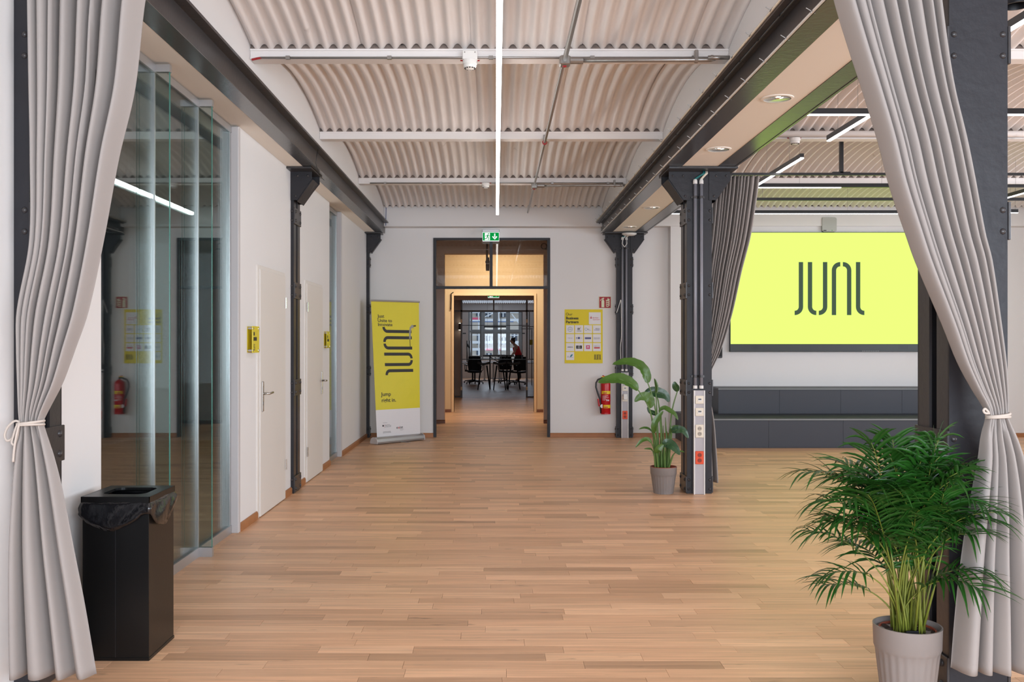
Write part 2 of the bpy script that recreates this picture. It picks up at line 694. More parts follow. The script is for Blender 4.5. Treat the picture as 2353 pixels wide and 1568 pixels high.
def plank_rows(y0, y1, xa, xb):
    y = y0
    while y < y1 - 0.02:
        x = xa - rnd.random() * 0.6
        yt = min(y + ROW, y1)
        while x < xb:
            ln = rnd.choice(lengths)
            a, b = max(x, xa), min(x + ln, xb)
            if b - a > 0.01:
                field.box((a + GAP / 2, y + GAP / 2, -0.011), (b - GAP / 2, yt - GAP / 2, rnd.uniform(-0.0004, 0.0004)), WOOD2)
            x += ln
        y += ROW


plank_rows(Y_SINGLE, YB, XL, XR)
plank_rows(3.62 - ROW * 26, 3.62, XL, XR)
plank_rows(YB, 40.0, -2.6, 2.6)
ff = field.build('plank_field', floor, recalc=False)
ff['kind'] = 'stuff'
sr = MB()
sr.box((-5.6, 3.6, -0.010), (XL - 0.15, 14.6, -0.001), CARPET)
sr.build('side_room_floor', floor)

# ------------------------------------------------------------------ left wall with glazing, doors, baseboards
T = 0.15
ZC = 3.62
wl = MB()


def wl_seg(y0, y1, z0=0.0, z1=ZB):
    wl.box((XL - T, y0, z0), (XL, y1, z1), WALL)


G1 = (4.92, 7.557)
G2 = (11.66, 12.54)
D1 = (8.10, 9.16)
D2 = (10.12, 11.12)
DZ = 2.157
wl_seg(YF, 4.03)
wl_seg(4.33, G1[0])
wl_seg(G1[1], D1[0])
wl_seg(D1[0], D1[1], DZ)
wl_seg(D1[1], 9.46)
wl_seg(9.76, D2[0])
wl_seg(D2[0], D2[1], DZ)
wl_seg(D2[1], G2[0])
wl_seg(G2[1], YB)
wall_left = struct(wl.build('wall_left'), 'white left wall with glazing and doors')

# the dim room behind the glazing
sb = MB()
sb.box((-5.7, 3.6, 0), (-5.6, 14.6, 3.3), ROOMG)
sb.box((-5.6, 3.5, 0), (XL - T, 3.6, 3.3), ROOMG)
sb.box((-5.6, 14.6, 0), (XL - T, 14.7, 3.3), ROOMG)
sb.box((-5.7, 3.5, 3.3), (XL - T, 14.7, 3.4), ROOMG)
struct(sb.build('wall_side_room'), 'grey inner walls of the dim room behind the glazing')


def glazing(name, label, y0, y1, joints, fins):
    w = MB()
    zb, zt = 0.035, ZB - 0.012
    w.box((XL - 0.085, y0, 0.0), (XL - 0.04, y1 - 0.06, zb + 0.03), ALU)
    w.box((XL - 0.085, y0, zt - 0.05), (XL - 0.04, y1 - 0.06, zt), ALU)
    root = struct(w.build(name), label)
    m = MB(); m.box((XL - 0.04, y0, -0.011), (XL + 0.003, y1, 0.0), WOOD2); m.build('threshold', root)
    m = MB(); m.box((XL - 0.085, y1 - 0.06, 0.0), (XL + 0.012, y1, zt), FRAMEW, 0.004)
    m.box((XL - 0.08, y1 - 0.09, 0.06), (XL - 0.045, y1 - 0.06, zt - 0.05), ALU)
    m.build('frame', root)
    ys = [y0] + joints + [y1 - 0.09]
    for a, b in zip(ys[:-1], ys[1:]):
        for xp in (XL - 0.078, XL - 0.060):
            g = MB()
            g.box((xp, a + 0.003, zb + 0.03), (xp + 0.008, b - 0.003, zt - 0.05), GLASS)
            g.build('pane', root)
    for j in joints:
        g = MB(); g.box((XL - 0.080, j - 0.007, zb + 0.03), (XL - 0.048, j + 0.007, zt - 0.05), ALU)
        g.build('joint_bead', root)
    for j, e in fins:
        g = MB(); g.box((XL - 0.047, j - 0.006, zb + 0.03), (e - 0.004, j + 0.006, zt - 0.02), GLASSFIN)
        fo = g.build('glass_fin', root)
        g = MB(); g.box((e - 0.004, j - 0.006, zb + 0.03), (e, j + 0.006, zt - 0.02), GLASSEDGE)
        g.build('polished_edge', fo)
        g = MB(); g.box((XL - 0.04, j - 0.018, 0.0), (e + 0.004, j + 0.018, zb + 0.03), ALU)
        g.box((XL - 0.04, j - 0.018, zt - 0.045), (e + 0.004, j + 0.018, zt), ALU)
        g.build('clamp', fo)
    return root


glazing('window_1', 'tall frameless glass wall with two glass fins beside the bin', G1[0], G1[1], [5.835, 6.69], [(5.835, -1.987), (6.69, -1.983)])
glazing('window_2', 'narrow full-height glass strip beyond the second door', G2[0], G2[1], [], [])


def door_left(name, label, y0, y1, hinge_far):
    r = MB()
    r.box((XL - 0.05, y0, 0), (XL + 0.012, y0 + 0.055, DZ), DOORW, 0.003)
    r.box((XL - 0.05, y1 - 0.055, 0), (XL + 0.012, y1, DZ), DOORW, 0.003)
    r.box((XL - 0.05, y0 + 0.055, DZ - 0.055), (XL + 0.012, y1 - 0.055, DZ), DOORW, 0.003)
    root = struct(r.build(name), label)
    l = MB()
    a, b = y0 + 0.058, y1 - 0.03
    l.box((XL - 0.02, a, 0.008), (XL + 0.022, b, DZ - 0.035), DOORW, 0.003)
    leaf = l.build('leaf', root)
    hy = a + 0.07 if hinge_far else b - 0.07
    sgn = 1 if hinge_far else -1
    h = MB()
    h.box((XL + 0.022, hy - 0.02, 0.90), (XL + 0.031, hy + 0.02, 1.16), CHROME, 0.003)
    hd = h.build('handle_plate', root)
    h = MB()
    zz = 1.055
    h.tube([(XL + 0.03, hy, zz), (XL + 0.075, hy, zz), (XL + 0.082, hy + sgn * 0.01, zz), (XL + 0.082, hy + sgn * 0.13, zz + 0.004)], 0.010, CHROME)
    h.build('lever', hd, smooth=True)
    h = MB(); h.box((XL + 0.031, hy - 0.006, 0.955), (XL + 0.0325, hy + 0.006, 0.985), BLACK)
    h.build('keyhole', hd)
    for hz in (0.28, 1.82):
        h = MB()
        hh = b - 0.004 if hinge_far else a + 0.004
        h.tube([(XL + 0.026, hh, hz), (XL + 0.026, hh, hz + 0.10)], 0.010, CHROME)
        h.build('hinge', root)
    return root


door_left('door_1', 'white door left of the middle steel column, lever on its near edge', D1[0], D1[1], True)
door_left('door_2', 'white door right of the middle steel column, lever on its far edge', D2[0], D2[1], False)


def baseboard(name, a, b, m, face, side, label=None):
    """strip along y (side 'x+') or x (side 'y-'), 65 mm high with an eased top"""
    mb = MB()
    t, h = 0.018, 0.066
    if side == 'x+':
        mb.prism([(face, 0), (face + t, 0), (face + t, h * 0.75), (face + t * 0.5, h), (face, h)], 'y', a, b, m)
    else:
        mb.prism([(face, 0), (face, h), (face - t * 0.5, h), (face - t, h * 0.75), (face - t, 0)], 'x', a, b, m)
    return struct(mb.build(name), label)


for (a, b) in ((G1[1] + 0.012, D1[0]), (D1[1], 9.45), (9.77, D2[0]), (D2[1], G2[0] - 0.01), (G2[1] + 0.012, 14.95)):
    baseboard('baseboard_left', a, b, BASEW, XL, 'x+', 'short oak baseboard along the white left wall')

# ------------------------------------------------------------------ back wall with the doorway
DX0, DX1, DZT = -0.988, 0.851, Z(547, YB)
wb = MB()
ZT = 3.9
wb.box((-1.99, YB, 0), (DX0, YB + 0.25, ZT), WALL)
wb.box((DX0, YB, DZT), (DX1, YB + 0.25, ZT), WALL)
wb.box((DX1, YB, 0), (1.885, YB + 0.25, ZT), WALL)
wb.box((2.131, YB, 0), (XR, YB + 0.25, ZT), WALL)
wb.box((-2.3, YB + 0.2, 0), (-1.98, YB + 0.3, ZT), WALL)
wb.box((1.88, YB + 0.2, 0), (2.14, YB + 0.25, ZT), WALL)
wall_back = struct(wb.build('wall_back'), 'white back wall of the hall')
YT = 14.9
tb = MB()
tb.box((X(1541, YT), YT, 0), (6.55, YB, 3.56), WALL)
struct(tb.build('wall_screen'), 'white wall projection carrying the large screen')
hd = MB()
hd.box((-1.735, 14.83, 3.29), (1.64, YB, 3.62), WALL)
hd.box((2.34, 14.86, 3.30), (XR, YB, 3.62), WALL)
struct(hd.build('trim_1'), 'white header beam under the last ceiling bay')
for (a, b) in ((-1.985, DX0), (DX1, 1.88), (2.135, 2.72), (6.56, XR)):
    baseboard('baseboard_back', a, b, BASEW, YB, 'y-', 'oak baseboard along the white back wall')

dr = MB()
fw, fd = 0.046, 0.07
yf0, yf1 = YB - 0.012, YB + fd
zm0, zm1 = Z(664, YB), Z(658, YB)
dr.box((DX0, yf0, 0), (DX0 + fw, yf1, DZT), STEELD)
dr.box((DX1 - fw, yf0, 0), (DX1, yf1, DZT), STEELD)
dr.box((DX0 + fw, yf0, DZT - 0.036), (DX1 - fw, yf1, DZT), STEELD)
dr.box((DX0 + fw, yf0, zm0), (DX1 - fw, yf1, zm1), STEELD)
door3 = struct(dr.build('door_3'), 'wide doorway in the back wall with dark steel frame')
m = MB(); mx = X(1128.5, YB)
m.box((mx - 0.024, yf0 + 0.004, zm1), (mx + 0.024, yf1 - 0.004, DZT - 0.036), STEELD)
m.build('mullion', door3)
for a, b in ((DX0 + fw, mx - 0.024), (mx + 0.024, DX1 - fw)):
    m = MB(); m.box((a, YB + 0.025, zm1), (b, YB + 0.033, DZT - 0.036), GLASST)
    m.build('transom_pane', door3)

# ------------------------------------------------------------------ ceiling: slab, corrugated vault sheets, girders, end walls of the vaults
cl = MB()
cl.box((-6, YF, 3.95), (XR, YB + 0.3, 4.05), WALL)
ceiling = struct(cl.build('ceiling'), 'vaulted ceiling of cream corrugated sheets between girders')
PITCH = 0.0975
NP = 8
SHW = PITCH * NP
HS = 2.66 / 2 - 0.05
RISE = 0.185
AMP = 0.020
ZS = 3.585


def sheet_fn(u, v, npit):
    x = u * PITCH * npit
    yy = (v * 2 - 1) * HS
    t = yy / HS
    c = cos(2 * pi * x / PITCH)
    return (x, yy, ZS + RISE * (1 - t * t) + AMP * math.copysign(abs(c) ** 0.75, c))


def sheet_mesh(npit):
    mb = MB()
    mb.grid(lambda u, v: sheet_fn(u, v, npit), npit * 12, 22, CEIL)
    return mb.mesh('corrugated_sheet', smooth=True)


SM = {}


def vault_z(y):
    """lowest underside of the corrugated vault at y"""
    k = math.floor((y - 4.15) / 2.66)
    t = (y - (4.15 + 2.66 * k + 1.33)) / HS
    return ZS + RISE * max(0.0, 1 - t * t) - AMP - 0.004


def lay_sheets(x0, x1, yc):
    x = x0
    while x < x1 - 0.02:
        n = min(NP, max(1, int(math.floor((x1 - x) / PITCH + 0.5))))
        if n not in SM:
            SM[n] = sheet_mesh(n)
        o = bpy.data.objects.new('corrugated_sheet', SM[n])
        o.location = (x, yc, rnd.uniform(-0.004, 0.004))
        C.objects.link(o)
        o.parent = ceiling
        x += n * PITCH


XV0, XV1 = -1.735, 1.64
bays = [(-1.17, 1.49), (1.49, 4.15)] + [(BEAM_Y[k], BEAM_Y[k + 1]) for k in range(4)]
for (a, b) in bays:
    lay_sheets(XV0, XV1, (a + b) / 2)
    lay_sheets(2.33, XR, (a + b) / 2)


def girder(x0, x1, yg, parent):
    g = MB()
    g.box((x0, yg - 0.06, 3.495), (x1, yg + 0.06, 3.508), CEIL)
    g.box((x0, yg - 0.05, 3.508), (x1, yg + 0.05, 3.565), CEIL)
    g.box((x0, yg - 0.06, 3.555), (x1, yg + 0.06, 3.568), CEIL)
    go = g.build('girder', parent)
    # rough mortar bedding that closes the corrugations above the girder
    def mfn(u, v):
        x = x0 + u * (x1 - x0)
        j = 0.010 * sin(x * 41) + 0.008 * sin(x * 97 + 1)
        return (x, yg - 0.055 + 0.03 * v + 0.4 * j * v, 3.567 + 0.05 * v + j * v)
    q = MB(); q.grid(mfn, int((x1 - x0) / 0.02), 3, MORTAR)
    q.build('mortar_bedding', parent)


for yg in [1.49] + BEAM_Y[:4]:
    girder(XV0, XV1, yg, ceiling)
    girder(2.33, XR, yg, ceiling)
# last spring line on the header
q = MB(); q.grid(lambda u, v: (XV0 + u * 3.375, 14.80 + 0.02 * v, 3.60 + 0.035 * v + 0.006 * sin(u * 200) * v), 160, 2, MORTAR)
q.build('mortar_bedding', ceiling)
q = MB(); q.grid(lambda u, v: (2.33 + u * 6.6, 14.82 + 0.02 * v, 3.60 + 0.035 * v + 0.006 * sin(u * 400) * v), 300, 2, MORTAR)
q.build('mortar_bedding', ceiling)


def tympanum(x0, x1, nm, lab):
    mb = MB()
    mb.box((x0, YF, 3.36), (x1, YB, 3.85), WALL)
    return struct(mb.build(nm), lab)


tympanum(XV0 - 0.25, XV0 - 0.002, 'trim_2', 'white plaster above the left steel beam, under the vault edge')
tympanum(1.642, 2.328, 'trim_3', 'white plaster above the right steel beams, under the vault edge')

# ------------------------------------------------------------------ big beams and soffits
def beam(name, label, xin, xout, tip, y0=YF + 0.02, y1=14.96):
    """channel with its web at xin, bottom flange to xout, top lip reaching to tip"""
    t = thing(name, label, 'beam', ((xin + xout) / 2, 9.0, ZB))
    m = MB()
    s = 1 if xout > xin else -1
    m.box((xin, y0, ZB), (xin + s * 0.014, y1, 3.355), STEEL)
    m.build('web', t)
    m = MB(); m.box((xin + s * 0.014, y0, ZB), (xout, y1, ZB + 0.016), STEELG)
    m.box((xin + s * 0.0, y0, ZB - 0.004), (xin + s * 0.02, y1, ZB), STEELG)
    m.build('bottom_flange', t)
    m = MB(); m.box((tip, y0, 3.340), (xin, y1, 3.358), STEEL)
    m.build('top_flange', t)
    return t


beam('steel_beam', 'dark steel beam along the left wall over the doors', -1.735, -1.87, -1.668)
beam('steel_beam', 'dark steel beam on the hall side of the right downlight soffit', 1.64, 1.80, 1.553)
beam('steel_beam', 'dark steel beam on the screen side of the right downlight soffit', 2.33, 2.15, 2.40)
m = MB(); m.box((XL - 0.12, YF, ZB + 0.001), (-1.872, YB, ZB + 0.03), SOFFIT)
struct(m.build('trim_4'), 'cream soffit strip between left beam and wall')
m = MB(); m.box((1.802, YF, ZB + 0.004), (2.148, YB, ZB + 0.03), SOFFIT)
struct(m.build('trim_5'), 'cream soffit with round downlights between the right beams')


# ------------------------------------------------------------------ steel columns
def column(xc, y0, label, gussets, hw=HW):
    t = thing('steel_column', label, 'column', (xc, y0 + 0.15, 0))
    xa, xb = xc - hw, xc + hw
    y1 = y0 + 0.30
    w = 0.012
    fl = 0.115
    for nm, ya, s in (('front_channel', y0, 1), ('rear_channel', y1, -1)):
        m = MB()
        m.box((xa, ya, 0), (xb, ya + s * w, ZB - 0.02), STEELD)
        m.box((xa, ya + s * w, 0), (xa + w, ya + s * fl, ZB - 0.02), STEEL)
        m.box((xb - w, ya + s * w, 0), (xb, ya + s * fl, ZB - 0.02), STEEL)
        m.build(nm, t)
    for zc in (0.09, 1.045, 2.01, 2.75):
        for s, xx in ((-1, xa), (1, xb)):
            m = MB()
            m.box((xx, y0 - 0.006, zc - 0.08), (xx + s * 0.012, y1 + 0.006, zc + 0.08), STEEL, 0.002)
            p = m.build('batten_plate', t)
            m = MB()
            for yy in (y0 + 0.045, y1 - 0.045):
                for zz in (zc - 0.045, zc + 0.045):
                    m.dome((xx + s * 0.012, yy, zz), 0.017, STEEL, (s, 0, 0))
            for zz in (zc - 0.045, zc + 0.045):
                m.dome((xx - s * 0.02, y0, zz), 0.014, STEEL, (0, -1, 0))
            m.build('rivet', p, smooth=True)
    m = MB()
    m.box((xa - (0.21 if -1 in gussets else 0.0), y0 - 0.20, ZB - 0.02), (xb + (0.21 if 1 in gussets else 0.0), y1 + 0.09, ZB - 0.003), STEEL)
    m.build('head_plate', t)
    for s in gussets:
        e = xb if s > 0 else xa
        for yy, ext in ((y0 - 0.012, 0.18), (y1, 0.20)):
            m = MB()
            poly = [(e - s * 0.03, ZB - 0.02), (e + s * ext, ZB - 0.02), (e + s * ext, ZB - 0.09), (e + s * 0.035, ZB - 0.30), (e - s * 0.03, ZB - 0.30)]
            if s < 0:
                poly = poly[::-1]
            m.prism(poly, 'y', yy, yy + 0.012, STEELD)
            g = m.build('gusset', t)
            m = MB()
            for (qx, qz) in ((0.04, 0.05), (0.14, 0.05), (0.02, 0.25)):
                m.dome((e + s * qx, yy, ZB - qz - 0.01), 0.012, STEEL, (0, -1, 0))
            m.build('bolt', g, smooth=True)
        m = MB()
        m.prism([(e + s * 0.18, ZB - 0.092), (e + s * 0.035, ZB - 0.30), (e + s * 0.035, ZB - 0.312), (e + s * 0.19, ZB - 0.095)], 'y', y0, y1 + 0.012, STEELD)
        m.build('knee_plate', t)
    return t


column(LC[0][0] + 0.012, LC[0][1], 'dark steel column behind the left foreground curtain', ())
column(LC[1][0] + 0.012, LC[1][1], 'dark steel column between the two white doors', (1,))
column(LC[2][0] + 0.012, LC[2][1], 'dark steel column in the back left corner behind the banner', (1,))
column(RC[0][0], RC[0][1], 'dark steel column behind the right foreground curtain and palm', ())
column(RC[1][0], RC[1][1], 'dark steel column beside the broad-leaved plant, grey conduits on its face', (-1, 1))
column(RC[2][0], RC[2][1], 'dark steel column on the back wall beside the fire extinguisher', (-1, 1))


# power trunking and conduits on two of the right columns
def trunking(label, xc, y0, ztop, data, cat='socket strip'):
    t = thing('power_trunking', label, cat, (xc, y0, 0))
    m = MB()
    m.box((xc - 0.055, y0 - 0.05, 0.0), (xc + 0.055, y0 - 0.001, ztop), mat('trunking_grey', (176, 172, 176), 0.45), 0.003)
    m.build('channel', t)
    m = MB()
    for s in (-1, 1):
        m.box((xc + s * 0.055, y0 - 0.058, 0.0), (xc + s * 0.044, y0 - 0.05, ztop), WPLAST)
    m.build('side_rails', t)
    for (kind, z) in data:
        col = ORANGE if kind == 'orange' else CREAMP
        hh = 0.064 if kind in ('orange', 'double') else 0.04
        m = MB(); m.box((xc - 0.040, y0 - 0.064, z - hh), (xc + 0.040, y0 - 0.05, z + hh), col, 0.003)
        so = m.build('data_outlet' if kind == 'data' else 'socket_pair', t)
        if kind in ('orange', 'double'):
            so['label'] = 'orange double socket' if kind == 'orange' else 'cream double socket'
            for dz in (-0.026, 0.026):
                m = MB()
                m.lathe([(0.021, 0.0), (0.019, 0.0012), (0.017, -0.006)], mat('socket_well_' + kind, (150, 44, 14) if kind == 'orange' else (170, 160, 146), 0.5), (xc, y0 - 0.0645, z + dz), 18, 'y')
                for dx in (-0.0085, 0.0085):
                    m.lathe([(0.0035, 0.0), (0.0035, 0.0022)], BLACK, (xc + dx, y0 - 0.0640, z + dz), 8, 'y')
                m.build('socket', so)
        else:
            m = MB(); m.box((xc - 0.016, y0 - 0.068, z - 0.016), (xc + 0.020, y0 - 0.064, z + 0.016), WPLAST)
            m.box((xc - 0.012, y0 - 0.0695, z - 0.002), (xc + 0.0, y0 - 0.068, z + 0.012), BLACK)
            m.box((xc + 0.003, y0 - 0.0695, z - 0.002), (xc + 0.015, y0 - 0.068, z + 0.012), BLACK)
            m.build('jack', so)
    return t


def conduit_pair(label, xs, y0, z0, z1, cables):
    t = thing('conduit_pair', label, 'conduit', ((xs[0] + xs[1]) / 2, y0, z0))
    for x in xs:
        m = MB(); m.tube([(x, y0 - 0.03, z0), (x, y0 - 0.03, z1)], 0.016, PVC, 12)
        c = m.build('conduit', t, smooth=True)
        m = MB(); m.lathe([(0.021, 0), (0.021, 0.03), (0.016, 0.045)], WPLAST, (x, y0 - 0.03, z1), 12); m.build('gland', c)
        m = MB(); m.lathe([(0.021, -0.03), (0.021, 0.0)], WPLAST, (x, y0 - 0.03, z0 + 0.03), 12); m.build('gland', c)
        for zc in (z0 + 0.12, z1 - 0.13):
            m = MB(); m.lathe([(0.022, -0.012), (0.022, 0.012)], STEEL, (x, y0 - 0.03, zc), 12)
            m.box((x - 0.035, y0 - 0.018, zc - 0.010), (x + 0.035, y0 - 0.001, zc + 0.010), STEEL)
            m.build('pipe_clamp', c)
    for x, dx, cm in cables:
        m = MB()
        z = z1 + 0.03
        h = ZB - 0.024 - z
        for k in range(2):
            o = (k - 0.5) * 0.012
            m.tube([(x + o, y0 - 0.03, z), (x + o, y0 - 0.03, z + h * 0.2), (x + o + dx * 0.5, y0 - 0.05, z + h * 0.5), (x + o + dx, y0 - 0.07, z + h * 0.75), (x + o + dx, y0 - 0.06, z + h)], 0.006, cm, 6)
        m.build('cable', t, smooth=True)
    return t


yc = RC[1][1]
trunking('grey power trunking with sockets on the column beside the broad-leaved plant', X(1604.5, yc), yc,
         Z(897, yc), [('data', Z(919, yc - .05)), ('data', Z(947, yc - .05)), ('double', Z(991, yc - .05)), ('orange', Z(1052, yc - .05))])
conduit_pair('two grey conduits on the column beside the broad-leaved plant', (X(1596, yc), X(1610, yc)), yc, Z(893, yc), Z(424, yc),
             [(X(1596, yc), 0.08, TEALCAB), (X(1610, yc), 0.045, CREAMP)])
yc = RC[2][1]
tr2 = trunking('grey power trunking with orange socket on the column by the fire extinguisher', X(1435, yc), yc,
               Z(856, yc), [('data', Z(893, yc - .05)), ('data', Z(917, yc - .05)), ('orange', Z(954, yc - .05))])
m = MB(); m.box((X(1435, yc) - 0.03, yc - 0.11, Z(918, yc)), (X(1435, yc) + 0.03, yc - 0.066, Z(905, yc)), WPLAST, 0.006)
m.build('plug_adapter', tr2)
conduit_pair('two grey conduits on the column by the fire extinguisher', (X(1429.5, yc), X(1438.5, yc)), yc, Z(853, yc), Z(552, yc),
             [(X(1429.5, yc), 0.05, TEALCAB), (X(1438.5, yc), 0.04, CREAMP)])
m = MB()
m.tube(smooth_path([P(1427, 838, 14.90), P(1425.5, 800, 14.90), P(1428, 770, 14.90), P(1427.5, 715, 14.90), P(1427, 690, 14.90), P(1424, 697, 14.90), P(1420, 710, 14.90), P(1417, 719, 14.90)]), 0.005, WPLAST, 6)
one(m, 'cable', 'thin white cable dangling on the column by the fire extinguisher', 'cable', smooth=True)


# ------------------------------------------------------------------ lamps
def linear_light(label, a, b, mat_d=None, lit=(0.0, 1.0), group=None, w=0.034, hh=0.05, hang=True, opal=False):
    """a suspended profile lamp from a to b (x, y) with its diffuser at z = 3.25"""
    zb = 3.25
    (xa, ya), (xb, yb) = a, b
    along_x = abs(xb - xa) > abs(yb - ya)
    t = thing('linear_light', label, 'lamp', ((xa + xb) / 2, (ya + yb) / 2, zb), group)
    m = MB()
    if along_x:
        m.box((xa, ya - w / 2 - 0.002, zb + 0.006), (xb, ya + w / 2 + 0.002, zb + hh), BLACK)
    else:
        m.box((xa - w / 2 - 0.002, ya, zb + (hh - 0.008 if opal else 0.006)), (xa + w / 2 + 0.002, yb, zb + hh), BLACK)
    m.build('housing', t)
    m = MB()
    l0, l1 = lit
    if along_x:
        m.box((xa + (xb - xa) * l0, ya - w / 2, zb), (xa + (xb - xa) * l1, ya + w / 2, zb + 0.012), mat_d or LIGHT)
    else:
        m.box((xa - w / 2, ya + (yb - ya) * l0, zb), (xa + w / 2, ya + (yb - ya) * l1, zb + (hh - 0.009 if opal else 0.012)), mat_d or LIGHT)
    m.build('diffuser', t)
    if hang:
        n = max(2, int(max(abs(xb - xa), abs(yb - ya)) / 1.7) + 1)
        for i in range(n):
            f = (i + 0.5) / n
            q = (xa + (xb - xa) * f, ya + (yb - ya) * f)
            m = MB(); m.tube([(q[0], q[1], zb + hh), (q[0], q[1], vault_z(q[1]))], 0.0016, GALV, 5)
            m.build('suspension_wire', t)
    return t


linear_light('long white light line down the middle of the hall ceiling', (0.018, -2.4), (0.018, 13.2), opal=True)
linear_light('lamp lying lengthwise at top right, just right of the right column', (2.885, 4.3), (2.885, 6.2), LIGHTS)
linear_light('lamp lying crosswise, nearest of those across the right room', (2.40, 7.39), (6.6, 7.39), LIGHTS)
linear_light('short slanting lamp left of the right curtain, running back from the nearest cross lamp', (2.90, 7.45), (2.90, 8.35), LIGHTS)
linear_light('slanting lamp with its end cap above the middle curtain top', (2.92, 9.14), (2.92, 10.72), LIGHTS)
linear_light('half-lit cross lamp with a dark right half, above the screen', (2.98, 10.88), (4.85, 10.88), LIGHTS, lit=(0.0, 0.5))
linear_light('long cross lamp closest to the screen wall', (2.38, 13.1), (5.62, 13.1), LIGHTS)
linear_light('slanting lamp at the right edge of the picture', (6.22, 10.6), (6.22, 11.75), LIGHTS)
linear_light('small end of a cross lamp at the right column edge', (6.95, 13.0), (7.08, 13.0), LIGHTS)

m = MB(); m.box((2.40, 11.84, 3.25), (8.2, 11.87, 3.285), BLACK)
tk = one(m, 'track_rail', 'black unlit track rail across the right room, between two cross lamps', 'track')
m = MB(); m.box((4.85, 10.865, 3.257), (8.0, 10.9, 3.29), BLACK)
one(m, 'track_rail', 'black rail continuing the half-lit cross lamp to the right', 'track')
for xx in (3.3, 5.4):
    m = MB(); m.tube([(xx, 11.855, 3.28), (xx, 11.855, 3.75)], 0.002, GALV, 5); m.build('suspension_wire', tk)

cr = thing('curtain_rail', 'black curtain rail with ceiling hanger right of the middle column', 'curtain rail', (4.0, 9.88, 3.24))
m = MB(); m.box((2.14, 9.865, 3.218), (8.6, 9.893, 3.244), BLACK); m.build('rail', cr)
m = MB(); m.box((2.16, 9.85, 3.22), (2.34, 9.91, 3.262), BLACK); m.build('rail_bracket', cr)
hx = X(1933, 9.88)
m = MB(); m.box((hx - 0.018, 9.862, 3.244), (hx + 0.018, 9.898, 3.75), BLACK)
m.box((hx - 0.09, 9.862, 3.244), (hx + 0.09, 9.898, 3.254), BLACK); m.build('hanger', cr)

# downlights in the right soffit
dl_lab = ['largest, nearest round downlight in the right soffit', 'second round downlight in the right soffit, just before the middle column',
          'third round downlight in the right soffit, just behind the middle column', 'farthest round downlight in the right soffit, above the white disc']
for i, (px, py) in enumerate(((1785, 227), (1647, 344), (1495, 478), (1446, 522))):
    d = (ZB - EYE) * F / (CY - py)
    t = thing('downlight', dl_lab[i], 'downlight', (1.965, d, ZB), 'soffit downlights')
    m = MB(); m.lathe([(0.112, 0.002), (0.112, -0.006), (0.094, -0.008), (0.094, 0.002)], SOFFIT, (1.965, d, ZB + 0.004), 36)
    m.build('trim_ring', t, angle=40)
    m = MB()
    m.lathe([(0.094, -0.0075), (0.08, -0.004), (0.06, 0.0), (0.03, 0.0022), (0.001, 0.0024)], REFLECTOR, (1.965, d, ZB + 0.0045), 36)
    m.build('reflector', t, smooth=True)

# access point disc under the farthest downlight, access point on the screen wall
ap = thing('access_point', 'white disc access point under the soffit by the back right column', 'access point', (2.0, 14.75, ZB))
ax = X(1446, 14.72)
m = MB(); m.lathe([(0.05, 0.0), (0.11, -0.004), (0.115, -0.018), (0.08, -0.038), (0.02, -0.044), (0.001, -0.044)], WPLAST, (ax, 14.72, 3.175), 30)
m.build('shell', ap, smooth=True)
m = MB(); m.tube([(ax - 0.05, 14.75, 3.14), (ax - 0.09, 14.78, 3.09), (ax - 0.10, 14.8, 3.02), (ax - 0.06, 14.82, 2.97), (ax - 0.02, 14.85, 3.02), (ax - 0.02, 14.85, 3.13)], 0.006, WPLAST, 6)
m.build('cable', ap, smooth=True)
t = thing('access_point', 'grey rounded square access point above the yellow screen', 'access point', P(1904, 517, 14.88))
w2 = 16.5 * 14.88 / F
pts = []
for k in range(4):
    cx_, cz_ = ((1, 1), (-1, 1), (-1, -1), (1, -1))[k]
    for j in range(5):
        a = pi / 2 * k + pi / 2 * j / 4
        pts.append((X(1904, 14.88) + cx_ * (w2 - 0.03) + 0.03 * cos(a), Z(517, 14.88) + cz_ * (w2 - 0.03) + 0.03 * sin(a)))
m = MB(); m.prism(pts, 'y', 14.84, YT, mat('access_point_grey', (176, 178, 172), 0.5)); m.build('shell', t)
m = MB(); m.box(tuple(P(1892, 531, 14.839)), tuple(P(1899, 529, 14.8395)), INK); m.build('lettering', t)
m = MB(); m.box(tuple(P(1911, 530.5, 14.839)), tuple(P(1913, 529, 14.8395)), EXITG); m.build('status_light', t)

# smoke detectors
def smoke(label, x, yg, zt, k=1.0, box=True):
    t = thing('smoke_detector', label, 'smoke detector', (x, yg, zt))
    if box:
        m = MB(); m.box((x - 0.052 * k, yg - 0.135, zt), (x + 0.052 * k, yg - 0.062, zt + 0.062), WPLAST, 0.004); m.build('base_box', t)
        for dx in (-0.036, 0.036):
            m = MB(); m.dome((x + dx, yg - 0.135, zt + 0.048), 0.005, GALV); m.build('screw', t)
    yy = yg - 0.10
    m = MB()
    m.lathe([(0.05, 0.0), (0.052, -0.02), (0.050, -0.028), (0.044, -0.03), (0.044, -0.036), (0.047, -0.038), (0.042, -0.052), (0.028, -0.060), (0.001, -0.061)], WPLAST, (x, yy, zt), 26)
    h = m.build('head', t, angle=35)
    m = MB()
    for j in range(12):
        a = 2 * pi * j / 12
        m.box((x + 0.0345 * cos(a) - 0.005, yy + 0.0345 * sin(a) - 0.005, zt - 0.0595), (x + 0.0345 * cos(a) + 0.005, yy + 0.0345 * sin(a) + 0.005, zt - 0.052), INK)
    m.build('vents', h)
    for s in (-1, 1):
        m = MB(); m.tube([(x + s * 0.05, yg - 0.072, zt + 0.006), (x + s * 0.068, yg - 0.072, zt + 0.008)], 0.005, REDCAB, 6); m.build('cable_end', t)
    return t


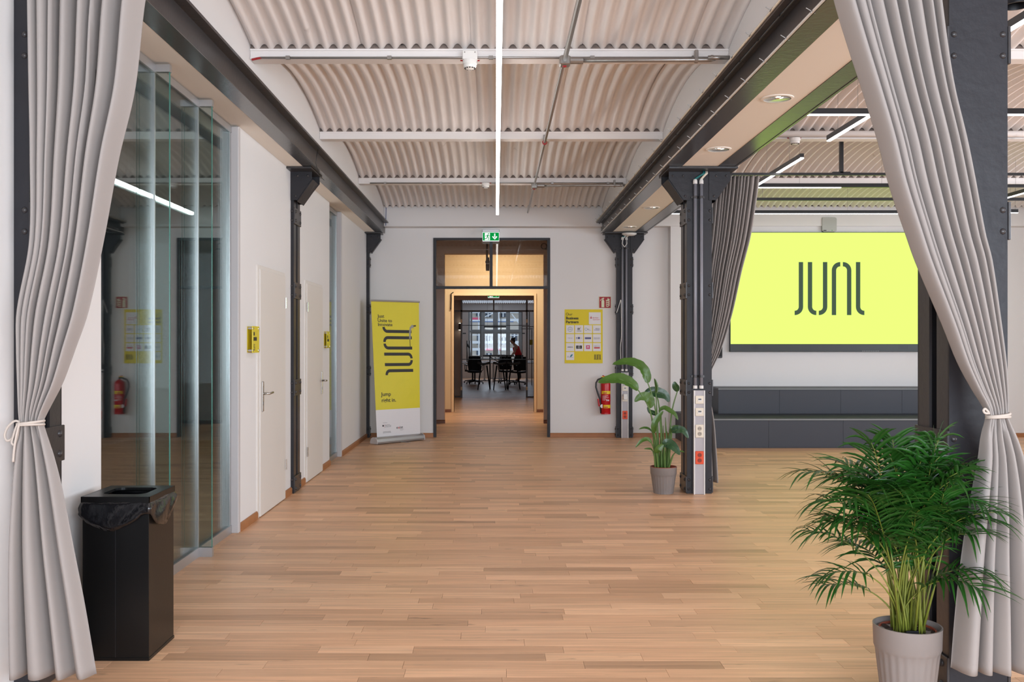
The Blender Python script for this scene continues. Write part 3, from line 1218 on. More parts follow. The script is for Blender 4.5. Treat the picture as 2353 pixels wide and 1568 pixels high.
smoke('smoke detector with square box on the nearest girder, left of the light line', X(1080, 6.72), BEAM_Y[1], Z(138, 6.70))
smoke('small smoke detector on the farthest girder, left of the light line', X(1116, 12.03), BEAM_Y[3], 3.495, box=False)
smoke('smoke detector on a girder of the right room, above the middle curtain', X(1826, 9.38), BEAM_Y[2], 3.495, box=False)

# thin cable conduits clipped along the girders
def girder_conduit(label, yg, x0, x1, red=True):
    t = thing('cable_conduit', label, 'conduit', (x0, yg - 0.068, 3.502))
    m = MB(); m.tube([(x0, yg - 0.068, 3.502), (x1, yg - 0.068, 3.502)], 0.008, GALV, 8); m.build('tube', t, smooth=True)
    n = 5
    for i in range(n):
        x = x0 + (x1 - x0) * (0.06 + 0.88 * i / (n - 1))
        m = MB(); m.box((x - 0.015, yg - 0.08, 3.49), (x + 0.015, yg - 0.058, 3.514), GALV); m.build('clip', t)
    if red:
        m = MB(); m.tube([(x0 - 0.06, yg - 0.068, 3.488), (x0 - 0.02, yg - 0.068, 3.497), (x0 + 0.01, yg - 0.068, 3.502)], 0.008, REDCAB, 6); m.build('cable_end', t)


girder_conduit('thin cable conduit clipped to the nearest girder', BEAM_Y[1], X(598, 6.74), X(1658, 6.74))
girder_conduit('thin cable conduit clipped to the farthest girder', BEAM_Y[3], X(850, 12.06), X(1432, 12.06), False)
m = MB(); m.tube([(2.36, 9.34, 3.53), (8.9, 9.34, 3.53)], 0.03, CEIL, 12)
one(m, 'pipe', 'cream pipe along a girder of the right room', 'pipe', smooth=True)

# the galvanised pipe run right of the light line
pr = thing('pipe_run', 'galvanised pipe running lengthwise under the hall ceiling with side branches', 'pipe', (0.48, 7.0, 3.45))
zp = 3.455
m = MB(); m.tube([(0.475, -2.5, zp), (0.475, 6.66, zp)], 0.017, GALV, 10); m.build('pipe', pr, smooth=True)
m = MB(); m.tube([(0.475, 6.66, zp), (0.478, 14.45, zp)], 0.014, GALV, 10); m.build('pipe', pr, smooth=True)
for (yj, xe) in ((6.66, X(1636, 6.66)), (12.0, X(1432, 12.0))):
    m = MB(); m.box((0.44, yj - 0.045, zp - 0.035), (0.515, yj + 0.045, zp + 0.03), GALV, 0.008)
    m.lathe([(0.024, 0), (0.024, 0.09)], GALV, (0.515, yj, zp + 0.002), 10, 'x')
    m.build('junction', pr)
    m = MB(); m.dome((0.475, yj - 0.02, zp - 0.04), 0.016, REDCAB, (0, 0, -1)); m.build('collar', pr)
    m = MB()
    m.tube([(0.5, yj, zp + 0.004), (xe - 0.05, yj, zp + 0.008), (xe - 0.005, yj - 0.01, zp + 0.006), (xe + 0.005, yj - 0.06, zp), (xe - 0.02, yj - 0.1, zp - 0.004), (xe - 0.03, yj - 0.1, zp - 0.004)], 0.0155, GALV, 10)
    m.tube([(xe - 0.05, yj - 0.1, zp - 0.006), (1.60, yj - 0.1, zp - 0.006)], 0.014, GALV, 10)
    m.build('branch_pipe', pr, smooth=True)
    xh = xe - 0.11
    m = MB(); m.box((xh - 0.013, yj - 0.018, zp), (xh + 0.013, yj + 0.018, 3.53), GALV, 0.004)
    m.lathe([(0.022, -0.01), (0.022, 0.01)], GALV, (xh, yj, zp + 0.006), 10, 'x'); m.build('hanger', pr)
m = MB(); m.lathe([(0.022, -0.025), (0.026, 0), (0.022, 0.025)], REDCAB, (0.476, 9.38, zp), 10, 'y')
m.box((0.462, 9.37, zp), (0.482, 9.40, 3.53), GALV); m.build('collar', pr)

# cables clipped along the right beam
for (lab, x, z, r, cm) in (('pale conduit along the lower edge of the right beam', 1.632, ZB + 0.004, 0.008, WPLAST),
                           ('pale conduit along the top lip of the right beam', 1.548, 3.362, 0.008, CREAMP),
                           ('black cable bundle under the top lip of the right beam', 1.60, 3.335, 0.010, BLACK)):
    t = thing('beam_cable', lab, 'cable', (x, 9.0, z))
    m = MB(); m.tube([(x, -2.0, z), (x, 4.0, z), (x, 9.0, z + 0.002), (x, 14.9, z)], r, cm, 6); m.build('cable', t, smooth=True)
    for k in range(26):
        yy = 3.6 + k * 0.44
        m = MB()
        m.tube([(x - 0.016, yy, z - 0.012), (x, yy, z + 0.012), (x + 0.014, yy + 0.02, z - 0.008), (x - 0.03, yy + 0.03, z + 0.024)], 0.0028, BLACK if cm is BLACK else GALV, 5)
        m.build('clip', t)
m = MB(); m.tube([(-1.70, 9.15, 3.36), (-1.705, 9.12, 3.30), (-1.715, 9.1, 3.20), (-1.70, 9.2, 3.10), (-1.68, 9.35, 3.08)], 0.003, BLACK, 5)
one(m, 'wire_loop', 'thin black wire hanging from the left beam above the middle column', 'wire', smooth=True)
m = MB(); m.tube([(-1.66, 14.80, 3.60), (-1.70, 14.80, 3.64), (-1.60, 14.80, 3.63), (-1.35, 14.79, 3.615)], 0.005, BLUECAB, 6)
m.tube([(-1.70, 14.80, 3.62), (-1.705, 14.80, 3.3)], 0.005, BLUECAB, 6)
one(m, 'cable', 'blue cable at the end of the left beam on the header', 'cable', smooth=True)
m = MB()
m.lathe([(0.065, 0.0), (0.065, -0.20), (0.058, -0.20), (0.055, -0.16), (0.001, -0.16)], BLACK, (X(2336, 4.6), 4.6, Z(14, 4.6) + 0.2), 24)
m.tube([(X(2336, 4.6), 4.6, 3.3), (X(2336, 4.6), 4.6, 3.74)], 0.012, BLACK, 8)
one(m, 'spotlight', 'black cylindrical spotlight at the top right corner', 'spotlight', angle=40)


# ------------------------------------------------------------------ exit signs
def exit_sign(label, c, w, h, alu=True):
    t = thing('exit_sign', label, 'exit sign', c)
    x, y, z = c
    if alu:
        m = MB(); m.box((x - w * 0.53, y - 0.03, z + h * 0.56), (x + w * 0.53, y + 0.05, z + h * 0.9), ALU, 0.004); m.build('housing', t)
    m = MB(); m.box((x - w * 0.52, y - 0.004, z - h * 0.58), (x + w * 0.52, y + 0.01, z + h * 0.56), EXITW); m.build('light_panel', t)
    M = face_matrix((x, y - 0.0046, z), (1, 0, 0), (0, 0, 1))
    on(plate2d(rect(-w / 2, -h / 2, w / 2, h / 2)), M, 'green_field', t, EXITG)
    M2 = face_matrix((x, y - 0.0058, z), (1, 0, 0), (0, 0, 1))
    on(plate2d(rect(-w * 0.38, -h * 0.45, -w * 0.06, h * 0.45)), M2, 'door_symbol', t, EXITW)
    M3 = face_matrix((x, y - 0.0070, z), (1, 0, 0), (0, 0, 1))

    def man(mb, mm):
        s = h
        o = (-w * 0.21, 0)
        q = lambda pts: [(o[0] + a * s, o[1] + b * s) for a, b in pts]
        mb.prism(disc(o[0] + 0.12 * s, 0.33 * s, 0.075 * s, 10), 'z', 0, 0.0008, mm)
        ribbon(mb, q([(0.06, 0.22), (-0.02, -0.05)]), 0.15 * s, mm)
        ribbon(mb, q([(-0.02, -0.03), (0.16, -0.14), (0.10, -0.42)]), 0.085 * s, mm)
        ribbon(mb, q([(-0.04, -0.05), (-0.10, -0.26), (-0.34, -0.26)]), 0.085 * s, mm)
        ribbon(mb, q([(0.06, 0.2), (0.22, 0.06), (0.33, 0.12)]), 0.06 * s, mm)
        ribbon(mb, q([(0.04, 0.2), (-0.16, 0.16), (-0.24, 0.0)]), 0.06 * s, mm)
    on(man, M3, 'running_figure', t, EXITG)

    def arrow(mb, mm):
        cx = w * 0.24
        mb.prism(rect(cx - h * 0.07, -0.1 * h, cx + h * 0.07, 0.38 * h), 'z', 0, 0.0008, mm)
        ribbon(mb, [(cx - h * 0.27, 0.02 * h), (cx, -0.30 * h), (cx + h * 0.27, 0.02 * h)], h * 0.15, mm)
    on(arrow, M2, 'arrow', t, EXITW)
    return t


d = 14.9
exit_sign('green exit sign with running figure hanging above the doorway', P(1128, 544, d), 37 * d / F, 18.5 * d / F)
d = 21.5
exit_sign('second green exit sign, half hidden behind the inner door head', P(1134, 677, d), 25 * d / F, 13.5 * d / F)

# ------------------------------------------------------------------ screen, access wall, platform
d = 14.84
tv = thing('display_screen', 'large yellow wall screen with four-letter mark', 'screen', P(1905, 800, d))
x0, x1 = X(1679, d), X(2132, d)
z0, z1 = Z(791, d), Z(535, d)
m = MB(); m.box((x0 - 0.012, d + 0.002, Z(809, d)), (x1 + 0.012, YT - 0.001, z1 + 0.008), BLACK, 0.003); m.build('housing', tv)
m = MB(); m.box((x0 - 0.012, d - 0.010, Z(809, d)), (x1 + 0.012, d + 0.002, z0 - 0.002), mat('bezel', (38, 44, 44), 0.4), 0.003); bz = m.build('lower_bezel', tv)
for px in (1735, 2075):
    m = MB()
    for k in range(9):
        m.box((X(px - 10 + k * 2.4, d), d - 0.0115, Z(803, d)), (X(px - 9 + k * 2.4, d), d - 0.010, Z(794, d)), BLACK)
    m.build('speaker_grille', bz)
m = MB()
for k in range(10):
    m.box((X(1981 + k * 4, d), d - 0.0112, Z(808.2, d)), (X(1983 + k * 4, d), d - 0.010, Z(806.2, d)), PLATL)
m.build('lettering', bz)
m = MB(); m.box((x0, d - 0.004, z0), (x1, d + 0.002, z1), SCREEN); m.build('picture', tv)
on(lambda mb, mm: juni(mb, mm, 122 * d / F), face_matrix((X(1826, d), d - 0.0052, Z(724.5, d)), (1, 0, 0), (0, 0, 1)), 'logo_mark', tv, SCREENINK)

sp = thing('wall_speaker', 'small black wall loudspeaker behind the middle curtain, left of the screen', 'loudspeaker', P(1648, 800, 14.8))
m = MB(); m.box((X(1634, 14.8), 14.74, Z(823, 14.8)), (X(1658, 14.8), YT - 0.001, Z(762, 14.8)), BLACK, 0.008); m.build('cabinet', sp)
m = MB(); m.box((X(1636, 14.8), 14.736, Z(819, 14.8)), (X(1656, 14.8), 14.74, Z(766, 14.8)), MESHB); m.build('grille', sp)

pf = thing('stepped_platform', 'anthracite two-step seating platform under the screen', 'platform', (4.2, 14.2, 0))
zs1, zs2 = Z(962, 13.5), Z(892, 14.35)
for nm, xa, ya, zb, zt in (('lower_step', 2.79, 13.5, 0.0, zs1), ('upper_step', 3.33, 14.35, zs1, zs2)):
    m = MB()
    for k in range(4):
        a = xa + (7.0 - xa) * k / 4
        m.box((a + 0.0015, ya, zb + 0.012), (xa + (7.0 - xa) * (k + 1) / 4 - 0.0015, ya + 0.02, zt - 0.03), PLATF)
    m.box((xa, ya + 0.02, zb), (7.0, YT - 0.001, zt - 0.03), PLATF)
    st = m.build(nm, pf)
    m = MB(); m.box((xa - 0.004, ya - 0.012, zt - 0.03), (7.0, YT - 0.002, zt), PLATF, 0.003)
    tr = m.build('tread', st)
    m = MB(); m.box((xa - 0.004, ya - 0.015, zt - 0.026), (7.0, ya - 0.012, zt - 0.004), PLATL); m.build('edge_strip', st)

# ------------------------------------------------------------------ poster, signs, extinguisher on the back wall
d = YB - 0.004
ps = thing('poster', 'yellow poster of partner logos on the back wall', 'poster', P(1341, 836, d))
k = d / F / 10.81           # one unit of the close-up used for the layout, in metres
PO = P(1290, 700, d)


def PM(u, v, lift=0.0):
    return face_matrix((PO.x + u * k, d - lift, PO.z - v * k), (1, 0, 0), (0, 0, 1))


def pcurl(u, v):
    return (PO.x + (80 + u * 945) * k, YB - 0.0035 - 0.012 * max(0, v - 0.93) / 0.07 * (0.4 + 0.6 * sin(u * pi)), PO.z - (122 + v * 1340) * k)


m = MB(); m.grid(pcurl, 16, 24, YELLOW)
m.v += [(p[0], p[1] + 0.002, p[2]) for p in m.v]
m.f += [tuple(i + 17 * 25 for i in f[::-1]) for f in m.f]; m.mi += m.mi[:]
m.build('sheet', ps, recalc=False)
text('Our', 100 * k, PM(106, 275, 0.004), INK, ps, bold=-0.0005)
text('Business', 92 * k, PM(112, 370, 0.004), INK, ps, bold=0.0016)
text('Partners', 92 * k, PM(112, 465, 0.004), INK, ps, bold=0.0016)


def ticks(u, v, w, h, n, mm, par):
    """a row of print too small to read"""
    def fn(mb, q):
        rr_ = random.Random(int(u + v))
        for i in range(n):
            a = w * i / n
            mb.prism(rect(a * k, 0, (a + w / n * rr_.uniform(0.45, 0.75)) * k, h * rr_.uniform(0.75, 1.0) * k), 'z', 0, 0.0006, q)
    on(fn, PM(u, v, 0.0036), 'print_line', par, mm)


def rrect(w, h, r=14):
    p = [(0 + r, -h), (w, -h), (w, 0), (0, 0), (0, -h + r)]
    q = [(0, -h + r), (r * 0.3, -h + r * 0.3), (r, -h), (w, -h), (w, 0), (0, 0)]
    return [(a * k, b * k) for a, b in q]


tiles = [(682, 195, 296, 300, 'big')]
names = [['cross', 'ey', 'ring', 'two'], ['spaced', 'ihk', 'bar', 'caps'], ['word', 'badge', 'magenta', 'redbar'], ['leaf']]
for r, row in enumerate(names):
    for c, nm in enumerate(row):
        tiles.append((116 + c * 222, 516 + r * 222, 200, 200, nm))
for (u, v, w, h, nm) in tiles:
    t = on(plate2d(rrect(w, h)), PM(u, v, 0.0022), 'logo_tile', ps, WHITE)
    L2 = 0.0036
    cu, cv = u + w / 2, v + h / 2

    def mark(poly, mm, lift=L2):
        on(lambda mb, q: mb.prism([(a * k, b * k) for a, b in poly], 'z', 0, 0.0006, q), PM(cu, cv, lift), 'logo_mark', t, mm)

    def word(s, size, du, dv, mm, bold=0.0, al='CENTER', spc=1.0):
        text(s, size * k, PM(cu + du, cv + dv, L2), mm, t, bold=bold, align=al, spacing=spc)
    if nm == 'big':
        mark(rect(-115, -6, -72, 28), INKRED); mark(disc(-93, 44, 10, 10), INKRED)
        mark(rect(-104, 6, -84, 12), WHITE, L2 + 0.001)
        word('Berliner', 44, -50, 0, INKRED, al='LEFT'); word('Sparkasse', 44, -50, 42, INKRED, al='LEFT')
    elif nm == 'cross':
        on(lambda mb, q: ribbon(mb, [(56 * k * cos(a * pi / 12), 56 * k * sin(a * pi / 12)) for a in range(25)], 7 * k, q, 0, 0.0006), PM(cu, cv, L2), 'logo_mark', t, INKTEAL)
        word('BAYER', 26, 0, 9, INKGREY, 0.0004)
        mark(rect(-3, 26, 3, 48), INKGREY); mark(rect(-3, -48, 3, -26), INKGREY)
    elif nm == 'ey':
        word('EY', 58, -4, 12, INK, 0.0022); mark([(8, 42), (44, 62), (48, 62), (42, 44)], INKOR)
        ticks(cu - 56, cv + 40, 118, 11, 15, INKGREY, t); ticks(cu - 56, cv + 56, 116, 11, 14, INKGREY, t)
    elif nm == 'ring':
        on(lambda mb, q: ribbon(mb, [((-48 + 30 * cos(a * pi / 12)) * k, 30 * k * sin(a * pi / 12)) for a in range(25)], 6 * k, q, 0, 0.0006), PM(cu, cv, L2), 'logo_mark', t, INKTEAL)
        ticks(cu - 20, cv + 10, 50, 22, 5, INKGREY, t); ticks(cu + 6, cv + 28, 70, 10, 9, INKGREY, t)
    elif nm == 'two':
        ticks(cu - 38, cv - 6, 106, 24, 7, INKGREY, t); ticks(cu - 68, cv + 26, 136, 20, 9, INKBLUE, t)
    elif nm == 'spaced':
        word('TESLA', 27, 0, 8, INK, 0.0002, spc=1.7)
    elif nm == 'ihk':
        mark(rect(-72, -20, -62, 18), INKNAVY); mark(rect(-72, 12, -34, 20), INKNAVY); mark(rect(-44, -20, -34, 18), INKNAVY)
        mark(rect(-24, -20, 18, 28), INKNAVY); ticks(cu + 26, cv + 2, 50, 12, 6, INKGREY, t)
    elif nm == 'bar':
        mark(rect(-76, -22, 74, 22), INKBLUE)
        on(lambda mb, q: [mb.prism(rect((-66 + 14 * i) * k, -8 * k, (-57 + 14 * i) * k, 10 * k), 'z', 0, 0.0006, q) for i in range(9)], PM(cu, cv, L2 + 0.001), 'print_line', t, INKGREY)
    elif nm == 'caps':
        ticks(cu - 72, cv - 4, 144, 16, 12, INKGREY, t); ticks(cu - 72, cv + 22, 144, 16, 13, INKGREY, t)
    elif nm == 'word':
        word('SIEMENS', 36, 0, 12, INK, 0.0004)
    elif nm == 'badge':
        mark([(-72, -40), (-20, -40), (-12, -32), (12, -32), (20, -40), (72, -40), (72, 40), (20, 40), (12, 32), (-12, 32), (-20, 40), (-72, 40)], INK)
        text('BVG', 34 * k, PM(cu, cv + 11, L2 + 0.001), WHITE, t, bold=0.0006, align='CENTER')
    elif nm == 'magenta':
        mark(rect(-45, -45, 45, 45), INKMAG)
        on(lambda mb, q: (mb.prism(rect(-26 * k, 12 * k, 26 * k, 28 * k), 'z', 0, 0.0006, q), mb.prism(rect(-8 * k, -30 * k, 8 * k, 12 * k), 'z', 0, 0.0006, q),
                          mb.prism(rect(-30 * k, -12 * k, -16 * k, 0), 'z', 0, 0.0006, q), mb.prism(rect(16 * k, -12 * k, 30 * k, 0), 'z', 0, 0.0006, q)), PM(cu, cv, L2 + 0.001), 'letter_mark', t, WHITE)
    elif nm == 'redbar':
        mark(rect(-70, -34, 72, -2), INKRED); ticks(cu - 68, cv - 16, 138, 18, 7, INKGREY, t)
    elif nm == 'leaf':
        mark([(-4, -26), (10, 18), (34, 42), (70, 44), (52, 4), (26, -22)], INKTEAL)
        ticks(cu - 74, cv + 14, 58, 14, 7, INKGREY, t); ticks(cu - 74, cv + 36, 150, 12, 18, INKGREY, t)
on(lambda mb, q: juni(mb, q, 132 * k, 0, 0.0006), PM(812, 1374, 0.0045), 'logo_mark', ps, INK)

d = YB - 0.006
fs = thing('fire_sign', 'red fire extinguisher sign above the poster corner', 'sign', P(1390, 708, d))
kx = d / F
m = MB(); m.box((X(1375.6, d), YB - 0.006, Z(709, d)), (X(1404.6, d), YB - 0.0005, Z(681.4, d)), GLOWW, 0.001); m.build('plate', fs)
M = face_matrix((X(1377, d), YB - 0.0062, Z(708, d)), (1, 0, 0), (0, 0, 1))
on(plate2d(rect(0, 0, 26.4 * kx, 25.6 * kx)), M, 'red_field', fs, SIGNRED)
M = face_matrix((X(1377, d), YB - 0.0072, Z(708, d)), (1, 0, 0), (0, 0, 1))


def ext_symbol(mb, q):
    s = kx
    mb.prism([(a * s, b * s) for a, b in [(5, 1.5), (11.5, 1.5), (11.5, 16), (10, 18.5), (6.5, 18.5), (5, 16)]], 'z', 0, 0.0008, q)
    mb.prism([(a * s, b * s) for a, b in [(7, 18.5), (9.5, 18.5), (9.5, 20), (11.5, 22), (10, 23.5), (7, 22.5), (5, 21), (7, 20.5)]], 'z', 0, 0.0008, q)
    ribbon(mb, [(a * s, b * s) for a, b in [(7, 21), (4, 19.5), (2.8, 16.5)]], 1.3 * s, q)


def flame_symbol(mb, q):
    s = kx
    for j in range(4):
        y = 2.5 + j * 4.2
        ribbon(mb, [(a * s, b * s) for a, b in [(15.5, y + 3), (18, y + 0.8), (21.5, y + 2), (23.5, y + 5.5)]], 2.0 * s, q)
    mb.prism([(a * s, b * s) for a, b in [(18, 18), (20.5, 17), (22, 20), (20, 23.5)]], 'z', 0, 0.0008, q)


on(ext_symbol, M, 'extinguisher_symbol', fs, GLOWW)
on(flame_symbol, M, 'flame_symbol', fs, GLOWW)

ey = YB - 0.10
fe = thing('fire_extinguisher', 'red fire extinguisher hanging on the back wall below the sign', 'fire extinguisher', P(1391, 950, ey))
ex = X(1391.5, ey)
zb_, zt_ = Z(950, ey), Z(876, ey)
R0 = 11.2 * ey / F
m = MB()
m.lathe([(R0 * 0.9, zb_), (R0, zb_ + 0.015), (R0, zt_ - 0.05), (R0 * 0.93, zt_ - 0.02), (R0 * 0.65, zt_ + 0.005), (R0 * 0.35, zt_ + 0.018), (R0 * 0.3, zt_ + 0.03)], RED, (ex, ey, 0), 30)
m.build('cylinder', fe, angle=40)
m = MB(); m.lathe([(R0 * 1.02, zb_ - 0.012), (R0 * 1.02, zb_ + 0.01)], RED, (ex, ey, 0), 30); m.build('base_ring', fe, angle=40)


def wrap(z0, z1, a0, a1, mm, nm, r=1.008):
    mb = MB()
    mb.grid(lambda u, v: (ex + R0 * r * sin(a0 + (a1 - a0) * u), ey - R0 * r * cos(a0 + (a1 - a0) * u), z0 + (z1 - z0) * v), 10, 1, mm)
    return mb.build(nm, fe)


zz = lambda py: Z(py, ey - R0)
wrap(zz(906), zz(899), -1.0, 1.2, LABELY, 'label_band')
wrap(zz(938.5), zz(931), -0.55, 1.2, LABELY, 'label_band')
m = MB()
for q in range(5):
    m.box((ex + -0.045 + q * 0.012, ey - R0 - 0.0045, zz(905)), (ex + -0.045 + 0.008 + q * 0.012, ey - R0 - 0.003, zz(905) + 0.018), INKRED)
m.build('print_line', fe)
m = MB()
for q in range(5):
    m.box((ex + -0.03 + q * 0.012, ey - R0 - 0.0045, zz(937.5)), (ex + -0.03 + 0.008 + q * 0.012, ey - R0 - 0.003, zz(937.5) + 0.018), INKRED)
m.build('print_line', fe)
m = MB()
for q in range(4):
    m.box((ex + 0.002 + q * 0.012, ey - R0 - 0.0045, zz(922)), (ex + 0.010 + q * 0.012, ey - R0 - 0.003, zz(922) + 0.022), WHITE)
m.build('print_line', fe)
for q in range(6):
    wrap(zz(910.5 + q * 2.0), zz(909.9 + q * 2.0), -0.8, (0.4, 0.1, 0.6, -0.1, 0.2, -0.2)[q], WHITE, 'print_line')
m = MB(); m.tube([(ex, ey, zt_ + 0.02), (ex, ey, zt_ + 0.06)], 0.016, BLACK, 10)
m.tube([(ex, ey, zt_ + 0.045), (ex - 0.06, ey - 0.02, zt_ + 0.06)], 0.011, BLACK, 8)
m.tube([(ex + 0.01, ey, zt_ + 0.06), (ex - 0.05, ey - 0.03, zt_ + 0.085)], 0.009, RED, 8)
m.build('valve', fe)
m = MB(); m.box((ex - 0.075, ey - 0.035, zt_ + 0.062), (ex - 0.01, ey - 0.02, zt_ + 0.072), LABELY); m.build('safety_tag', fe)
m = MB()
m.tube([(ex - 0.04, ey - 0.02, zt_ + 0.055), P(1374, 873, ey - .02), P(1370, 880, ey - .02), P(1369.5, 890, ey - .02), P(1374, 905, ey - .02), P(1379, 918, ey - .02), P(1380, 935, ey - .02), P(1381, 950, ey - .02)],
       0.014, BLACK, 10)
m.build('hose', fe, smooth=True)
m = MB(); m.tube([P(1374.5, 917, ey - 0.03), P(1377, 934, ey - 0.03)], 0.014, RED, 8); m.build('nozzle_grip', fe)
m = MB(); m.box((ex - 0.03, ey + R0 * 0.9, zb_ + 0.2), (ex + 0.03, YB - 0.0005, zt_ - 0.1), BLACK); m.build('wall_bracket', fe)
m = MB(); m.lathe([(0.03, 0), (0.03, 0.002), (0.001, 0.0022)], WHITE, (ex - R0 * 0.78, ey - R0 * 0.68, zz(934)), 14, 'y'); m.build('inspection_seal', fe)

# ------------------------------------------------------------------ roll-up banner
bn = thing('rollup_banner', 'yellow and white roll-up banner standing in the left back corner', 'banner', (-1.48, 14.3, 0))
TL, TR = P(852.5, 693, 14.20), P(962.5, 696, 14.42)
BL, BR = P(866.5, 1012, 14.08), P(965.5, 1002.5, 14.62)


def bpt(u, v, lift=0.0):
    top = TL.lerp(TR, u)
    bot = BL.lerp(BR, u)
    p = bot.lerp(top, v)
    nrm = Vector((0.35, -0.93, 0.05)).normalized()
    return p + nrm * lift


def bgrid(mb, u0, u1, v0, v1, mm, lift, nu=6, nv=12):
    mb.grid(lambda u, v: tuple(bpt(u0 + (u1 - u0) * u, v0 + (v1 - v0) * v, lift)), nu, nv, mm)
    n0 = (nu + 1) * (nv + 1)
    mb.grid(lambda u, v: tuple(bpt(u0 + (u1 - u0) * u, v0 + (v1 - v0) * v, lift - 0.002)), nu, nv, mm)


VS = 0.215
m = MB(); bgrid(m, 0, 1, VS, 1, YELLOW2, 0); m.build('yellow_panel', bn)
m = MB(); bgrid(m, 0, 1, 0, VS, WHITE, 0); m.build('white_panel', bn)


def bmap(verts, w_m=1.0):
    return [tuple(bpt(p[0], p[1], 0.0012 + p[2])) for p in verts]


# banner units: u across 0..1, v up 0..1; close-up of the photo gives the layout
BW, BH = (TR - TL).length * 0.5 + (BR - BL).length * 0.5, 2.07


def banner_text(s, u, v, size, mm, bold=0.0, spacing=1.0):
    me = text_mesh(s, size, bold, 0.0004, 'LEFT', spacing)
    for vv in me.vertices:
        p = bpt(u + vv.co.x / BW, v + vv.co.y / BH, 0.0014 + vv.co.z)
        vv.co = p
    me.materials.clear(); me.materials.append(mm)
    o = bpy.data.objects.new('lettering', me); C.objects.link(o); put(o, bn)
    return o


def v_of(zoom_y):      # height on the banner from the close-up rows (top 135, foot 1450)
    return 1 - (zoom_y - 135) / (1450 - 135)


banner_text('Just', 0.125, v_of(288), 0.070, INK, 0.0012)
banner_text('Unite to', 0.12, v_of(330), 0.068, INK, 0.0012)
banner_text('Innovate', 0.12, v_of(368), 0.068, INK, 0.0012)
banner_text('Jump', 0.135, v_of(1037), 0.080, INK, 0.0014)
banner_text('right in.', 0.135, v_of(1095), 0.080, INK, 0.0014)
banner_text('Supported by', 0.145, v_of(1294), 0.0135, INKGREY)
banner_text('Federal Ministry', 0.185, v_of(1316), 0.0135, INK)
banner_text('for Economic Affairs', 0.185, v_of(1325), 0.0135, INK)
banner_text('and Climate Action', 0.185, v_of(1334), 0.0135, INK)
banner_text('on the basis of a decision', 0.14, v_of(1380), 0.0130, INK)
banner_text('by the German Bundestag', 0.14, v_of(1389), 0.0130, INK)
banner_text('e', 0.445, v_of(1358), 0.058, INK, 0.0006)
banner_text('x', 0.485, v_of(1358), 0.056, INKRED, 0.0012)
banner_text('ist', 0.525, v_of(1358), 0.058, INK, 0.0006)
banner_text('From Science to', 0.52, v_of(1369), 0.012, INKGREY)
banner_text('Business', 0.54, v_of(1377), 0.012, INKGREY)
m = MB(); m.prism([(0.148 + 0.017 * cos(q * pi / 5), v_of(1320) + 0.007 * sin(q * pi / 5)) for q in range(10)], 'z', 0, 0.0006, INK)
m.prism(rect(0.173, v_of(1340), 0.176, v_of(1308)), 'z', 0, 0.0006, INKRED)
m.v = bmap(m.v); m.build('emblem', bn)
# mark turned a quarter clockwise: letters read downwards
m = MB(); juni(m, INK, 1.0, 0, 0.0006)
nv_ = []
for p in m.v:
    a = p[0] / 1.32          # along the word, 0..1 downwards
    b = p[1]                 # letter height, 0 foot (left) .. 1 head (right)
    nv_.append(tuple(bpt(0.215 + b * 0.615 + a * 0.03, v_of(378 + a * 464), 0.0014 + p[2])))
m.v = nv_
m.build('logo_mark', bn)
m = MB()
arm = mat('print_arm_grey', (150, 148, 142), 0.5)
for pts, w in (([(0.80, 0.667), (0.797, 0.70), (0.795, 0.735)], 0.012), ([(0.797, 0.728), (0.80, 0.785), (0.815, 0.812)], 0.034), ([(0.81, 0.81), (0.85, 0.826), (0.88, 0.818)], 0.022), ([(0.87, 0.826), (0.93, 0.828)], 0.010)):
    sub = MB()
    ribbon(sub, pts, w, arm if w > 0.012 else INK, 0.0008, 0.0014)
    m.add(bmap(sub.v), sub.f, sub.m[0])
m.build('robot_arm_picture', bn)
m = MB(); m.tube([tuple(TL + Vector((-0.008, 0, 0.012))), tuple(TR + Vector((0.012, 0, 0.012)))], 0.014, ALU, 10); m.build('top_rail', bn)
a, b = P(860, 1015, 14.0), P(967, 1006, 14.66)
a.z = b.z = 0.055
m = MB()
dirv = (b - a).normalized(); nrm = Vector((-dirv.y, dirv.x, 0))
prof = [(-0.075, -0.045), (0.075, -0.045), (0.08, -0.02), (0.06, 0.025), (0.02, 0.045), (-0.03, 0.045), (-0.07, 0.02), (-0.08, -0.02)]
v = [tuple(a + nrm * p + Vector((0, 0, q))) for p, q in prof] + [tuple(b + nrm * p + Vector((0, 0, q))) for p, q in prof]
f = [tuple(range(8)), tuple(range(15, 7, -1))] + [(i, i + 8, (i + 1) % 8 + 8, (i + 1) % 8) for i in range(8)]
m.add(v, f, ALU); bs = m.build('base_cassette', bn)
m = MB()
v = [tuple(a - dirv * 0.012 + nrm * p * 1.06 + Vector((0, 0, q * 1.06))) for p, q in prof] + [tuple(a + nrm * p * 1.06 + Vector((0, 0, q * 1.06))) for p, q in prof]
m.add(v, f, FRAMEW)
v = [tuple(b + nrm * p * 1.06 + Vector((0, 0, q * 1.06))) for p, q in prof] + [tuple(b + dirv * 0.012 + nrm * p * 1.06 + Vector((0, 0, q * 1.06))) for p, q in prof]
m.add(v, f, FRAMEW); m.build('end_cap', bs)
c = (a + b) / 2
m = MB(); q = c - nrm * 0.08
m.add([tuple(q + dirv * s * 0.02 + Vector((0, 0, h - 0.05))) for s in (-1, 1) for h in (0.0, 0.006)] + [tuple(q - nrm * 0.12 + dirv * (s * 0.02 + 0.06) + Vector((0, 0, h - 0.05))) for s in (-1, 1) for h in (0.0, 0.006)],
      [(0, 1, 3, 2), (4, 6, 7, 5), (0, 4, 5, 1), (2, 3, 7, 6), (1, 5, 7, 3), (0, 2, 6, 4)], ALU); m.build('swivel_foot', bn)
pole_t = (TL + TR) / 2 + nrm * 0.05
